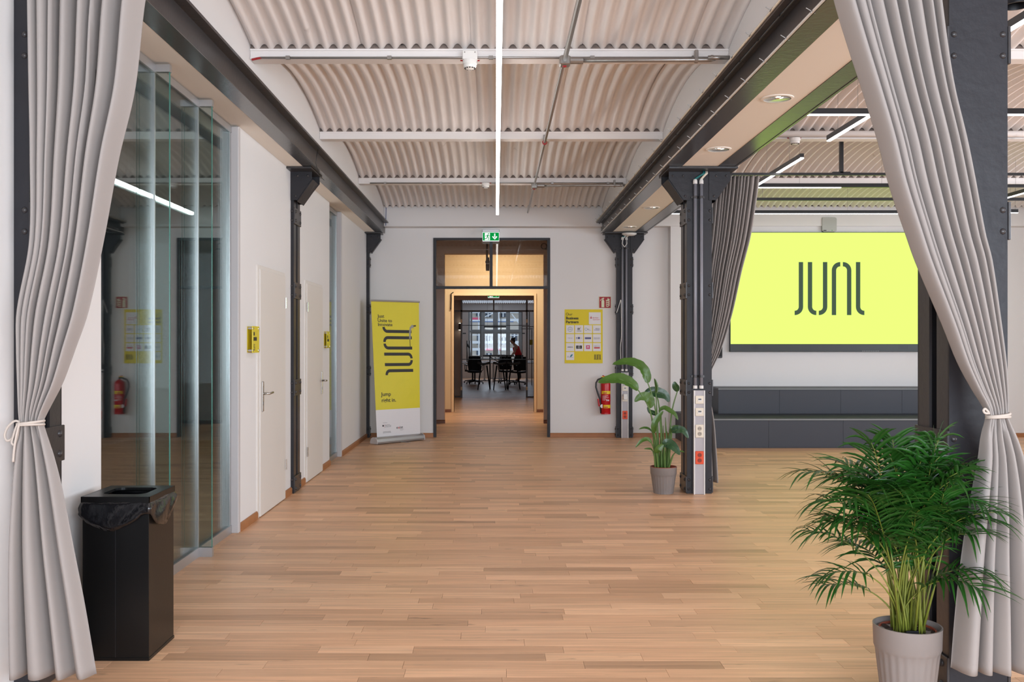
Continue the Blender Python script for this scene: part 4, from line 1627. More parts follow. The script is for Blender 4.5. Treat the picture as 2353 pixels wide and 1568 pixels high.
m = MB(); m.tube([tuple(c + nrm * 0.03), tuple(pole_t)], 0.011, ALU, 8); m.build('support_pole', bn)

# ------------------------------------------------------------------ yellow door signs
def door_sign(label, y0, y1, z0, z1, off, cat='sign'):
    t = thing('door_sign', label, cat, (XL, (y0 + y1) / 2, z0))
    m = MB(); m.box((XL + off, y0, z0), (XL + off + 0.006, y1, z1), mat('yellow_acrylic', (222, 208, 60), 0.15), 0.001); m.build('acrylic_plate', t)
    m = MB(); m.box((XL + 0.0005, y0 + 0.004, z0 + 0.004), (XL + 0.003, y1 - 0.004, z1 - 0.004), YELLOW); m.build('yellow_backing', t)
    for yy in (y0 + 0.018, y1 - 0.018):
        for z in (z0 + 0.02, z1 - 0.02):
            m = MB(); m.lathe([(0.009, 0), (0.009, off + 0.010)], CHROME, (XL, yy, z), 10, 'x'); m.build('standoff', t)
    M = face_matrix((XL + off + 0.0066, y0 + 0.03, z1 - 0.12), (0, 1, 0), (0, 0, 1))
    on(lambda mb, q: [mb.prism(rect(0.022 * i, dz, 0.022 * i + 0.016, dz + 0.03), 'z', 0, 0.0008, q) for dz, n_ in ((0.042, 2), (0.0, 5)) for i in range(n_)], M, 'print_line', t, INK)
    M = face_matrix((XL + off + 0.0066, y0 + 0.035, z1 - 0.145), (0, 0, -1), (0, 1, 0))
    on(lambda mb, q: juni(mb, q, 0.042), M, 'logo_mark', t, INK)


door_sign('yellow acrylic door sign left of the first white door', 7.80, 8.02, Z(811, 7.9), Z(750, 7.9), 0.04)
door_sign('yellow acrylic door sign right of the second white door', 11.28, 11.50, Z(800, 11.4), Z(762, 11.4), 0.03)

# ------------------------------------------------------------------ black bin
bx0, bx1, by0, by1 = -1.945, -1.632, 4.50, 4.845
bt = thing('waste_bin', 'tall square black waste bin with open lid by the left curtain', 'bin', ((bx0 + bx1) / 2, (by0 + by1) / 2, 0))
m = MB(); m.box((bx0, by0, 0.012), (bx1, by1, 0.725), BINB, 0.002); m.build('body', bt)
m = MB(); m.box((bx0 - 0.003, by0 - 0.003, 0.0), (bx1 + 0.003, by1 + 0.003, 0.016), BINB, 0.002); m.build('plinth', bt)
m = MB(); m.box(((bx0 + bx1) / 2 - 0.0015, by0 - 0.003, 0.016), ((bx0 + bx1) / 2 + 0.0015, by0, 0.71), BLACK); m.build('front_seam', bt)
e = 0.005
lz0, lz1 = 0.742, 0.772
m = MB()
ox0, ox1, oy0, oy1 = bx0 - e, bx1 + e, by0 - e, by1 + e
hx0, hx1, hy0, hy1 = bx0 + 0.055, bx1 - 0.05, by0 + 0.075, by1 - 0.06
nn = 8
hole, outer = [], []
rr = 0.045
for k2 in range(4):
    sx, sy = ((1, 1), (-1, 1), (-1, -1), (1, -1))[k2]
    cxx = hx1 - rr if sx > 0 else hx0 + rr
    cyy = hy1 - rr if sy > 0 else hy0 + rr
    for j in range(nn + 1):
        a = pi / 2 * k2 + pi / 2 * j / nn
        hole.append((cxx + rr * cos(a), cyy + rr * sin(a)))
        outer.append(((ox1 if sx > 0 else ox0), (oy1 if sy > 0 else oy0)))
n_ = len(hole)
v = [(p[0], p[1], lz1) for p in hole] + [(p[0], p[1], lz1) for p in outer] + [(p[0], p[1], lz1 - 0.012) for p in hole]
f = []
for i in range(n_):
    j = (i + 1) % n_
    f.append((i, j, j + n_, i + n_)); f.append((i, i + 2 * n_, j + 2 * n_, j))
m.add(v, f, BINB)
for (a, b) in (((ox0, oy0), (ox1, oy0 + 0.003)), ((ox0, oy1 - 0.003), (ox1, oy1)), ((ox0, oy0), (ox0 + 0.003, oy1)), ((ox1 - 0.003, oy0), (ox1, oy1))):
    m.box((a[0], a[1], lz0), (b[0], b[1], lz1), BINB)
m.build('lid', bt, recalc=False)
m = MB()
rb = random.Random(5)
pert = []
ctr = ((bx0 + bx1) / 2, (by0 + by1) / 2)
per = []
NS = 22
for (p, q) in (((bx0, by0), (bx1, by0)), ((bx1, by0), (bx1, by1)), ((bx1, by1), (bx0, by1)), ((bx0, by1), (bx0, by0))):
    for i in range(NS):
        t_ = i / NS
        per.append((p[0] + (q[0] - p[0]) * t_, p[1] + (q[1] - p[1]) * t_, t_))
nper = len(per)
rows_ = 7
v = []
for r in range(rows_):
    w = r / (rows_ - 1)
    for i, (xx, yy, t_) in enumerate(per):
        dx, dy = xx - ctr[0], yy - ctr[1]
        ln = math.hypot(dx, dy)
        out = 0.004 + 0.012 * sin(w * pi * 0.8) * (0.7 + 0.3 * sin(i * 0.55 + r * 0.9)) + 0.004 * rb.random() * w + 0.010 * w
        depth = 0.060 + 0.075 * sin(pi * min(1, t_ * 1.15)) + 0.004 * sin(i * 0.8)
        v.append((xx + dx / ln * out, yy + dy / ln * out, 0.748 - depth * w + 0.003 * rb.random()))
f = []
for r in range(rows_ - 1):
    for i in range(nper):
        j = (i + 1) % nper
        f.append((r * nper + i, r * nper + j, (r + 1) * nper + j, (r + 1) * nper + i))
m.add(v, f, BAG)
lo_ = m.build('bin_liner', bt, smooth=True)
sm = lo_.modifiers.new('thickness', 'SOLIDIFY'); sm.thickness = 0.0015


# ------------------------------------------------------------------ curtains
def lerp_ctrl(ctrl, z):
    # ctrl sorted from top to bottom: (z, xl, xr, y, amp)
    if z >= ctrl[0][0]:
        return ctrl[0][1:]
    for i in range(len(ctrl) - 1):
        a, b = ctrl[i], ctrl[i + 1]
        if a[0] >= z >= b[0]:
            t = (a[0] - z) / (a[0] - b[0])
            # Catmull-Rom through the neighbours keeps the outline smooth
            p0 = ctrl[i - 1] if i > 0 else a
            p3 = ctrl[i + 2] if i + 2 < len(ctrl) else b
            out = []
            for k in range(1, 5):
                m0 = (b[k] - p0[k]) / max(1e-6, (p0[0] - b[0])) * (a[0] - b[0]) if i > 0 else (b[k] - a[k])
                m1 = (p3[k] - a[k]) / max(1e-6, (a[0] - p3[0])) * (a[0] - b[0]) if i + 2 < len(ctrl) else (b[k] - a[k])
                t2, t3 = t * t, t * t * t
                out.append((2 * t3 - 3 * t2 + 1) * a[k] + (t3 - 2 * t2 + t) * m0 + (-2 * t3 + 3 * t2) * b[k] + (t3 - t2) * m1)
            return out
    return ctrl[-1][1:]


def pleats(folds, seed):
    rs = random.Random(seed)
    amps = [rs.uniform(0.6, 1.15) for _ in range(folds + 2)]
    wid = [rs.uniform(0.55, 1.5) for _ in range(folds)]
    tot = sum(wid)
    cum = [0.0]
    for w in wid:
        cum.append(cum[-1] + w / tot)
    drift = [(rs.uniform(-0.5, 0.5), rs.uniform(0, 6), rs.uniform(1.0, 2.4)) for _ in range(folds + 1)]

    def wave(u, z):
        """depth and sideways swing of the cloth at u, in units of the amplitude"""
        edges = [cum[i] + (0.30 / folds * drift[i][0] * sin(z * drift[i][2] + drift[i][1]) if 0 < i < folds else 0.0) for i in range(folds + 1)]
        k = 0
        while k < folds - 1 and u > edges[k + 1]:
            k += 1
        fr = (u - edges[k]) / (edges[k + 1] - edges[k])
        phi = 2 * pi * fr
        am = amps[k] * (1 - fr) + amps[k + 1] * fr
        return am * (0.88 * cos(phi) + 0.10 * cos(2 * phi + 0.5 * k) + 0.03 * sin(2 * phi + z * 2 + k)), -am * (0.10 + 0.05 * sin(k * 2.3)) * sin(phi)
    return wave


def curtain(label, ctrl, folds, low, ztie, seed, nz=90, hem=0.03, group=None):
    t = thing('curtain', label, 'curtain', ((ctrl[-1][1] + ctrl[-1][2]) / 2, ctrl[-1][3], ctrl[-1][0]), group)
    up, dn = pleats(folds, seed), pleats(low, seed + 1)
    nu = folds * 18
    zt, zb = ctrl[0][0], ctrl[-1][0]

    def fn(u, v):
        z = zt + (zb - zt) * v
        xl, xr, yc, A = lerp_ctrl(ctrl, z)
        w = min(1.0, max(0.0, (ztie + 0.06 - z) / 0.16))
        w = w * w * (3 - 2 * w)
        a, b = up(u, z), dn(u, z)
        return (xl + (xr - xl) * u + A * (a[1] * (1 - w) + b[1] * w), yc + A * (a[0] * (1 - w) + b[0] * w), z)
    m = MB(); m.grid(fn, nu, nz, FABRIC)
    cl_ = m.build('cloth', t, smooth=True)
    so = cl_.modifiers.new('thickness', 'SOLIDIFY'); so.thickness = 0.0025; so.offset = 0
    if hem:
        m = MB()
        zh = zb + hem * 1.6

        def hemline(u, v):
            vv = (zt - zh) / (zt - zb) + v * 0.0012
            p = fn(u, vv)
            return (p[0], p[1] - 0.0016, p[2])
        m.grid(hemline, nu, 1, mat('hem_stitch', (150, 142, 138), 0.9)); m.build('hem_seam', t)
    return t


def pxc(rows, d, amp):
    out = []
    for i, (py, l, r) in enumerate(rows):
        a = amp[i] if isinstance(amp, (list, tuple)) else amp
        out.append((Z(py, d), X(l, d), X(r, d), d, a))
    return out


dL = 3.86
cl_rows = [(-60, 67, 335), (0, 68, 322), (200, 71, 300), (357, 74, 264), (557, 72, 228), (718, 42, 194), (801, 41, 166), (880, 43, 138), (932, 45, 112), (970, 46, 95), (985, 44, 99),
           (1049, 36, 119), (1124, 29, 137), (1259, 21, 162), (1393, 20, 187), (1545, 22, 212), (1556, 22, 214)]
cl_amp = [0.055, 0.055, 0.052, 0.05, 0.045, 0.04, 0.036, 0.03, 0.026, 0.022, 0.023, 0.028, 0.034, 0.04, 0.046, 0.05, 0.05]
curl = curtain('grey curtain at the left edge, tied back with a bow', pxc(cl_rows, dL, [a * 1.25 for a in cl_amp]), 8, 4, Z(971, dL), 11)
dR = 3.84
cr_rows = [(-60, 1920, 2152), (0, 1934, 2160), (100, 1964, 2172), (200, 1996, 2188), (321, 2032, 2216), (421, 2057, 2236), (539, 2096, 2258), (600, 2117, 2274), (746, 2177, 2296), (835, 2211, 2308), (898, 2243, 2313),
           (935, 2265, 2314), (953, 2272, 2314), (970, 2270, 2322), (1003, 2262, 2336), (1057, 2257, 2354), (1168, 2239, 2378), (1292, 2222, 2394), (1416, 2210, 2408), (1536, 2201, 2420), (1546, 2200, 2422)]
cr_amp = [0.055, 0.055, 0.054, 0.052, 0.05, 0.048, 0.045, 0.043, 0.036, 0.03, 0.024, 0.02, 0.019, 0.02, 0.024, 0.03, 0.038, 0.043, 0.048, 0.05, 0.05]
curr = curtain('grey curtain at the right, tied back over the column by the palm', pxc(cr_rows, dR, [a * 1.2 for a in cr_amp]), 9, 5, Z(954, dR), 23)
dM = 9.89
cm_rows = [(405, 1632, 1747), (441, 1630, 1743), (543, 1622, 1727), (624, 1614, 1706), (724, 1606, 1683), (807, 1602, 1656), (858, 1600, 1632), (890, 1600, 1625), (910, 1600, 1631), (968, 1598, 1642), (1040, 1596, 1648), (1102, 1594, 1652), (1109, 1594, 1652)]
cm_amp = [0.05, 0.055, 0.055, 0.055, 0.05, 0.045, 0.038, 0.034, 0.036, 0.042, 0.048, 0.05, 0.05]
curm = curtain('grey curtain behind the middle right column, hanging from the black rail', pxc(cm_rows, dM, cm_amp), 14, 5, Z(892, dM), 31, hem=0.02)


def tie(parent, xl, xr, y, z, ry, loops, nm='tie_cord'):
    cx, rx = (xl + xr) / 2, (xr - xl) / 2 + 0.006
    m = MB()
    m.tube([(cx + rx * cos(a * pi / 16), y + ry * sin(a * pi / 16), z + 0.006 * cos(a * pi / 16)) for a in range(32)], 0.0055, CORD, 7, closed=True)
    m.tube([(cx + rx * cos(a * pi / 16), y + ry * sin(a * pi / 16), z - 0.010 + 0.004 * cos(a * pi / 16 + 1)) for a in range(32)], 0.005, CORD, 7, closed=True)
    o = m.build(nm, parent, smooth=True)
    for k, lp in enumerate(loops):
        m = MB(); m.tube(smooth_path(lp), 0.0048, CORD, 7)
        m.build('bow_loop', o, smooth=True)


yT = dL - 0.02
tie(curl, X(45, dL), X(96, dL), dL, Z(971, dL), 0.042,
    [[P(46, 971, yT), P(34, 968, yT), P(18, 982, yT), P(11, 1000, yT), P(16, 1013, yT), P(28, 1008, yT), P(38, 990, yT), P(45, 974, yT)],
     [P(46, 971, yT - 0.01), P(38, 980, yT - .01), P(30, 1005, yT - .01), P(27, 1018, yT - .01), P(33, 1022, yT - .01), P(39, 1005, yT - .01), P(43, 985, yT - .01)],
     [P(45, 973, yT - 0.02), P(38, 1000, yT - .02), P(33, 1030, yT - .02), P(30, 1062, yT - .02)]])
tie(curr, X(2272, dR), X(2315, dR), dR, Z(954, dR), 0.038,
    [[P(2274, 950, dR - .03), P(2264, 950, dR - .03), P(2260, 944, dR - .03), P(2264, 940, dR - .03), P(2272, 948, dR - .03)]])
tie(curm, X(1600, dM), X(1626, dM), dM, Z(892, dM), 0.06, [])


# ------------------------------------------------------------------ potted plants
def pot(t, x, y, r, h, rim_col=None):
    m = MB()
    def rib(i, a):
        return 1.0 - (0.022 * (0.5 + 0.5 * cos(a * 24)) if 1 <= i <= 8 else 0.0)
    hs = [0.0] + [h * (0.02 + 0.66 * i / 7) for i in range(8)] + [h * 0.70, h * 0.74, h * 0.985, h, h, h * 0.93]
    rs = [r * 0.74] + [r * (0.745 + 0.185 * i / 7) for i in range(8)] + [r * 0.94, r * 0.975, r * 0.995, r, r * 0.95, r * 0.93]
    m.lathe(list(zip(rs, hs)), POTG, (x, y, 0), 144, rib=rib)
    p = m.build('pot', t, angle=50)
    m = MB()
    k = 1.0 if rim_col else 0.84
    zt = h * (1.02 if rim_col else 0.955)
    m.lathe([(r * k * 0.93, h * 0.8), (r * k * 0.985, zt - 0.012), (r * k * 0.985, zt), (r * k * 0.93, zt), (r * k * 0.90, h * 0.82)], TERRA, (x, y, 0), 48)
    m.build('nursery_pot', t, angle=50)
    m = MB()
    def soil(u, v):
        a, q = u * 2 * pi, r * k * 0.90 * v
        return (x + q * cos(a), y + q * sin(a), h * 0.93 + 0.006 * sin(a * 5 + v * 9) + 0.004 * sin(a * 11))
    m.grid(soil, 36, 6, SOIL); m.build('soil', t)


def leaf_blade(mb, pts, width, mm, normal, fold=0.25, prof=None, wave=0.0, nseg=12):
    """a blade along a smooth curve; normal = the side its face looks to"""
    pts = [Vector(p) for p in pts]
    # resample
    def cr(t):
        n = len(pts) - 1
        f = t * n
        i = min(n - 1, int(f)); s = f - i
        p0 = pts[max(i - 1, 0)]; p1 = pts[i]; p2 = pts[i + 1]; p3 = pts[min(i + 2, n)]
        return 0.5 * ((2 * p1) + (p2 - p0) * s + (2 * p0 - 5 * p1 + 4 * p2 - p3) * s * s + (3 * p1 - p0 - 3 * p2 + p3) * s ** 3)
    v, f = [], []
    for i in range(nseg + 1):
        t = i / nseg
        p = cr(t)
        tg = (cr(min(1, t + 0.02)) - cr(max(0, t - 0.02))).normalized()
        nr = Vector(normal)
        sd = tg.cross(nr)
        if sd.length < 1e-4:
            sd = tg.orthogonal()
        sd.normalize()
        nr = sd.cross(tg).normalized()
        w = width * (prof(t) if prof else (sin(pi * min(1, t * 0.97 + 0.03)) ** 0.65 * (1 - 0.25 * t)))
        w = max(w, 0.0006)
        for q in (-1, -0.5, 0, 0.5, 1):
            up = abs(q) * fold * w + wave * w * sin(i * 2.1 + q * 3)
            v.append(p + sd * (q * w / 2) + nr * up)
    for i in range(nseg):
        for j in range(4):
            a = i * 5 + j
            f.append((a, a + 1, a + 6, a + 5))
    mb.add(v, f, mm)


# palm
pd = 3.95
ppx = X(2085, pd)
palm = thing('potted_palm', 'bushy green palm in a taupe ribbed pot by the right column', 'potted plant', (ppx, pd, 0))
pr_, ph_ = 75 * pd / F, Z(1436, pd)
pot(palm, ppx, pd, pr_, ph_)
rp = random.Random(12)


def frond(base, az, reach, height, droop, n_leaf, llen, seed, bare=0.52):
    r = random.Random(seed)
    dirh = Vector((cos(az), sin(az), 0))
    sidev = Vector((-sin(az), cos(az), 0))
    def curve(t):
        s = t ** 1.9
        return base + dirh * (reach * (0.18 * t + 0.82 * s)) + Vector((0, 0, height * (1.42 * t - 0.42 * t * t) - droop * t ** 4)) + sidev * (0.03 * sin(t * 3 + seed))
    m = MB()
    ps = [curve(i / 14) for i in range(15)]
    m.tube(ps, [0.0045 - 0.0034 * (i / 14) for i in range(15)], STEM, 6)
    for i in range(n_leaf):
        f = i / (n_leaf - 1)
        t = bare + (1 - bare) * f
        p = curve(t)
        tg = (curve(min(1.0, t + 0.02)) - curve(t - 0.02)).normalized()
        sd = tg.cross(Vector((0, 0, 1))).normalized()
        up = sd.cross(tg).normalized()
        for s in (-1, 1):
            ln = llen * (0.55 + 0.6 * sin(pi * (0.18 + 0.72 * f))) * r.uniform(0.85, 1.1)
            fw_ = 0.35 + 0.75 * f + r.uniform(-0.1, 0.1)
            d0 = (sd * s * 1.0 + tg * fw_ + up * (0.35 + r.uniform(-0.15, 0.2))).normalized()
            dr = r.uniform(0.25, 0.7)
            pts = []
            for q in range(5):
                u = q / 4
                pts.append(p + d0 * (ln * u) + Vector((0, 0, -dr * ln * u * u)))
            leaf_blade(m, pts, 0.0135 + 0.005 * r.random(), LEAF, up, fold=0.18,
                       prof=lambda u: (min(1, u * 5 + 0.25) * (1 - u) ** 0.6) * 1.1, nseg=5)
    o = m.build('frond', palm, smooth=True, recalc=False)
    return o


nf = 46
for i in range(nf):
    az = 2 * pi * (i * 0.61803 % 1.0)
    # keep clear of the column behind and to the right: bend such fronds towards the open room
    ca, sa = cos(az), sin(az)
    if ca > 0.2 and sa > -0.35:
        az = -rp.uniform(0.55, 1.2)
    elif sa > 0.55 and ca > -0.3:
        az = pi - rp.uniform(0.0, 0.7)
    lay = i / nf
    base = Vector((ppx + rp.uniform(-0.055, 0.055), pd + rp.uniform(-0.055, 0.055), ph_ * 0.92))
    reach = rp.uniform(0.26, 0.46) if i % 3 else rp.uniform(0.10, 0.26)
    height = rp.uniform(0.50, 0.78) if i % 3 else rp.uniform(0.66, 0.84)
    reach *= 1.0 - 0.35 * max(0.0, -sin(az))
    if i % 8 == 7:
        height *= 0.62; reach *= 1.05
    frond(base, az, reach, height, rp.uniform(0.03, 0.15) * reach / 0.3, rp.choice((12, 13, 15)), rp.uniform(0.18, 0.235), 100 + i)
for (az, rc, hg, dp, sd_) in ((pi * 1.02, 0.34, 0.36, 0.12, 301), (pi * 0.93, 0.36, 0.46, 0.06, 302), (pi * 1.08, 0.34, 0.56, 0.10, 303), (-0.75, 0.36, 0.62, 0.08, 304), (pi * 0.97, 0.30, 0.24, 0.05, 305)):
    frond(Vector((ppx - 0.03, pd - 0.02, ph_ * 0.92)), az, rc, hg, dp, 9, 0.17, sd_, bare=0.66)
# short new shoots and the bare lower stems
for i in range(13):
    a = rp.uniform(0, 2 * pi); q = rp.uniform(0.0, 0.06)
    b = Vector((ppx + q * cos(a), pd + q * sin(a), ph_ * 0.92))
    h = rp.uniform(0.26, 0.48)
    e_ = b + Vector((cos(a) * q * 1.6, sin(a) * q * 1.2, h))
    m = MB(); m.tube([b, b.lerp(e_, 0.5) + Vector((0.006 * cos(i), 0, 0)), e_], [0.0062, 0.0045, 0.002], STEM, 6)
    m.build('cane', palm, smooth=True)
m = MB(); m.box((ppx - 0.035, pd - pr_ * 0.52, ph_ * 0.93), (ppx + 0.035, pd - pr_ * 0.50, ph_ * 0.985), BLACK, 0.002)
m.build('plant_tag', palm)

# broad-leaved plant by the column
bd = 9.50
bpx = X(1524.5, bd)
bird = thing('potted_broadleaf_plant', 'tall broad-leaved plant in a taupe ribbed pot by the column', 'potted plant', (bpx, bd, 0))
br_, bh_ = 30.5 * bd / F, Z(1073, bd)
pot(bird, bpx, bd, br_, bh_, True)


def bleaf(stalk, blade, width_px, mm, normal=(0, -1, 0.3), fold=0.12, wave=0.03, dd=0.0):
    m = MB()
    sp_ = [P(px, py, bd + o) for px, py, o in stalk]
    sp_[0].z = bh_ * 0.95
    # smooth the stalk
    q = []
    n = len(sp_) - 1
    for i in range(n * 5 + 1):
        f = i / 5; k = min(n - 1, int(f)); s = f - k
        p0, p1, p2, p3 = sp_[max(k - 1, 0)], sp_[k], sp_[k + 1], sp_[min(k + 2, n)]
        q.append(0.5 * ((2 * p1) + (p2 - p0) * s + (2 * p0 - 5 * p1 + 4 * p2 - p3) * s * s + (3 * p1 - p0 - 3 * p2 + p3) * s ** 3))
    m.tube(q, [0.011 - 0.006 * i / (len(q) - 1) for i in range(len(q))], STEM2, 7)
    st = m.build('leaf_stalk', bird, smooth=True)
    m = MB()
    bp = [P(px, py, bd + o) for px, py, o in blade]
    leaf_blade(m, bp, width_px * bd / F, mm, normal, fold, None, wave, 18)
    m.tube(bp, [0.004, 0.003, 0.002, 0.001][:len(bp)] if len(bp) <= 4 else [0.004 - 0.003 * i / (len(bp) - 1) for i in range(len(bp))], STEM2, 5)
    lf = m.build('leaf', bird, smooth=True, recalc=False)
    return lf


O = 0.0
bleaf([(1512, 1072, 0), (1510, 1000, -.02), (1504, 930, -.04), (1487, 876, -.05)], [(1489, 880, -.05), (1483, 858, -.06), (1468, 840, -.08), (1440, 832, -.10), (1407, 838, -.12)], 35, LEAF2, (0.1, -0.7, 0.7), 0.1)
bleaf([(1508, 1072, 0), (1503, 1000, -.05), (1492, 940, -.09), (1464, 893, -.13)], [(1466, 896, -.13), (1450, 882, -.15), (1425, 872, -.18), (1398, 874, -.22), (1374, 880, -.25)], 36, LEAF2, (0.0, -0.75, 0.65), 0.12)
bleaf([(1514, 1072, 0), (1511, 980, 0), (1507, 902, 0)], [(1507, 904, 0), (1506, 892, 0), (1504, 880, 0), (1503, 870, 0)], 9, LEAF2, (1, -0.5, 0), 0.8)
bleaf([(1518, 1072, .02), (1520, 990, .04), (1512, 920, .05), (1502, 900, .06)], [(1481, 908, .07), (1496, 901, .06), (1515, 904, .05), (1530, 911, .04), (1537, 925, .04)], 28, LEAF3, (0.1, -1, 0.25), 0.15)
bleaf([(1506, 1072, 0), (1502, 990, -.06), (1492, 936, -.09)], [(1493, 938, -.09), (1495, 922, -.1), (1486, 912, -.11), (1470, 913, -.12), (1458, 924, -.13)], 25, LEAF2, (0.1, -1, 0.2), 0.1)
bleaf([(1520, 1072, -.02), (1519, 1000, -.04), (1514, 943, -.06)], [(1514, 944, -.06), (1526, 938, -.08), (1538, 944, -.10), (1550, 952, -.11), (1558, 966, -.12)], 15, LEAF2, (0.1, -0.8, 0.6), 0.15)
bleaf([(1530, 1072, .03), (1538, 1000, .04), (1545, 940, .05), (1557, 898, .05)], [(1557, 900, .05), (1554, 892, .04), (1551, 885, .03), (1550, 877, .03)], 18, LEAF3, (-0.3, -1, 0), 0.08)
bleaf([(1512, 1072, -.03), (1508, 1020, -.06), (1503, 995, -.08)], [(1503, 996, -.08), (1504, 978, -.10), (1512, 960, -.10), (1524, 945, -.09)], 17, LEAF2, (-0.5, -1, 0.1), 0.2)
bleaf([(1534, 1072, -.02), (1541, 1020, -.05), (1544, 990, -.07)], [(1543, 992, -.07), (1555, 988, -.10), (1570, 990, -.12), (1582, 1008, -.13)], 20, LEAF3, (0.1, -1, 0.4), 0.1)
bleaf([(1532, 1072, .0), (1538, 1020, .0), (1541, 996, .0)], [(1541, 998, 0), (1545, 986, -.01), (1553, 982, -.02), (1568, 981, -.03)], 12, LEAF2, (0.1, -0.7, 0.7), 0.2)
bleaf([(1506, 1072, -.04), (1503, 1035, -.08), (1497, 1018, -.12)], [(1497, 1018, -.12), (1488, 1010, -.13), (1474, 1014, -.15), (1460, 1029, -.16)], 11, LEAF2, (0, -0.8, 0.5), 0.2)
bleaf([(1506, 1072, .0), (1502, 1010, -.02), (1498, 992, -.03)], [(1499, 993, -.03), (1490, 986, -.04), (1479, 984, -.05), (1468, 987, -.06)], 8, LEAF2, (0, -0.7, 0.7), 0.2)
bleaf([(1528, 1072, -.05), (1527, 1040, -.09), (1526, 1022, -.11)], [(1524, 1024, -.11), (1534, 1020, -.13), (1548, 1028, -.16), (1563, 1046, -.18)], 27, LEAF3, (0.2, -1, 0.35), 0.1)
bleaf([(1512, 1072, -.05), (1510, 1055, -.08), (1508, 1042, -.10)], [(1507, 1042, -.10), (1511, 1034, -.12), (1518, 1027, -.12), (1525, 1022, -.12)], 17, LEAF2, (0.2, -1, 0.2), 0.1)
bleaf([(1507, 1072, -.03), (1504, 1050, -.06), (1500, 1037, -.08)], [(1500, 1037, -.08), (1495, 1033, -.09), (1488, 1032, -.10), (1480, 1032, -.10)], 7, LEAF2, (0, -0.7, 0.7), 0.2)
bleaf([(1512, 1072, .02), (1512, 1000, .02), (1508, 952, .0)], [(1509, 953, .0), (1502, 950, -.01), (1493, 946, -.02), (1487, 936, -.02)], 13, LEAF3, (0, -1, 0.3), 0.2)
bleaf([(1536, 1072, -.03), (1545, 1050, -.06), (1550, 1042, -.07)], [(1550, 1042, -.07), (1558, 1039, -.08), (1566, 1038, -.09), (1573, 1040, -.10)], 6, LEAF2, (0, -0.7, 0.7), 0.2)
for k, (px, h) in enumerate(((1518, 0.55), (1524, 0.42), (1531, 0.5), (1537, 0.36))):
    m = MB(); b = P(px, 1072, bd + 0.01 * k); b.z = bh_ * 0.95
    m.tube([b, b + Vector((0.004, 0, h * 0.5)), b + Vector((-0.008 * (k - 1), 0.01, h))], [0.014, 0.010, 0.003], STEM2, 7); m.build('shoot', bird, smooth=True)

# ------------------------------------------------------------------ corridor behind the doorway
cw = MB()
Y2, Y3, Y4 = 17.6, 20.4, 25.8
x0, x1, zt = X(1021, Y2), X(1250, Y2), Z(583, Y2)
cw.box((-2.6, Y2, 0), (x0, Y2 + 0.25, 3.6), MAUVE)
cw.box((x1, Y2, 0), (2.6, Y2 + 0.25, 3.6), MAUVE)
cw.box((x0, Y2, zt), (x1, Y2 + 0.25, 3.6), MAUVE)
struct(cw.build('wall_corridor'), 'mauve wall with wide opening behind the doorway')
cw = MB()
x0, x1, zt = X(1043, Y3), X(1227, Y3), Z(680, Y3)
cw.box((-2.6, Y3, 0), (x0, Y3 + 0.2, 3.6), TAN)
cw.box((x1, Y3, 0), (2.6, Y3 + 0.2, 3.6), TAN)
cw.box((x0, Y3, zt), (x1, Y3 + 0.2, 3.6), TAN)
struct(cw.build('wall_inner'), 'warmly lit tan wall with the inner doorway')
cw = MB()
cw.box((-2.7, YB + 0.25, 0), (-2.6, 40.0, 3.6), MAUVE)
cw.box((2.6, YB + 0.25, 0), (2.7, 40.0, 3.6), MAUVE)
struct(cw.build('wall_corridor_side'), 'side walls of the corridor and office')
cw = MB()
cw.box((-2.7, YB + 0.25, 3.6), (2.7, 31.0, 3.7), TAN)
cw.box((-2.6, 30.9, 3.09), (2.6, 31.0, 3.6), TAN)
struct(cw.build('ceiling_corridor'), 'corridor ceiling')
m = MB()
aw = 5.5 * Y3 / F
x0, x1, zt = X(1043, Y3), X(1227, Y3), Z(680, Y3)
m.box((x0 - aw, Y3 - 0.03, 0), (x0, Y3 + 0.21, zt + aw), ARCHI, 0.004)
m.box((x1, Y3 - 0.03, 0), (x1 + aw, Y3 + 0.21, zt + aw), ARCHI, 0.004)
m.box((x0, Y3 - 0.03, zt), (x1, Y3 + 0.21, zt + aw), ARCHI, 0.004)
struct(m.build('door_4'), 'pale wooden architrave of the inner doorway')
m = MB(); m.tube([P(1036, 712, Y3 - 0.04), P(1037, 690, Y3 - .04), P(1037, 675, Y3 - .04), P(1042, 672, Y3 - .04)], 0.012, BLACK, 6)
one(m, 'cable', 'dark cable at the left top corner of the inner door frame', 'cable')
for (yy, a, b) in ((Y2, -2.5, X(1023, Y2)), (Y2, X(1249, Y2), 2.5), (Y3, -2.5, X(1036, Y3)), (Y3, X(1234, Y3), 2.5)):
    baseboard('baseboard_corridor', a, b, BASED, yy, 'y-', 'dark wood baseboard in the corridor')
# track spotlight in the corridor, seen through the transom
d = 17.2
st = thing('track_spotlight', 'dark track spotlight seen through the glass above the doorway', 'spotlight', P(1120, 590, d))
m = MB(); m.tube([P(1119, 560, d), P(1119, 592, d)], 0.018, BROWN, 8); m.build('stem', st)
m = MB(); m.lathe([(0.028, 0.0), (0.034, -0.10), (0.034, -0.2), (0.03, -0.24)], BROWN, tuple(P(1120.5, 592, d)), 16); m.build('lamp_head', st)
m = MB(); m.box(tuple(P(1115, 604, d - 0.02)), tuple(P(1125, 600, d + 0.02)), BROWN); m.lathe([(0.036, 0), (0.036, 0.012)], ALU, tuple(P(1120.5, 607, d)), 16); m.build('bracket', st)
m = MB(); m.lathe([(0.055, -0.01), (0.055, 0.01)], BROWN, tuple(P(1250, 566, 17.5)), 20, 'y')
c = P(1250, 566, 17.5)
m = MB(); m.tube([(c.x + 0.052 * cos(a * pi / 10), c.y, c.z + 0.052 * sin(a * pi / 10)) for a in range(20)], 0.009, BROWN, 6, closed=True)
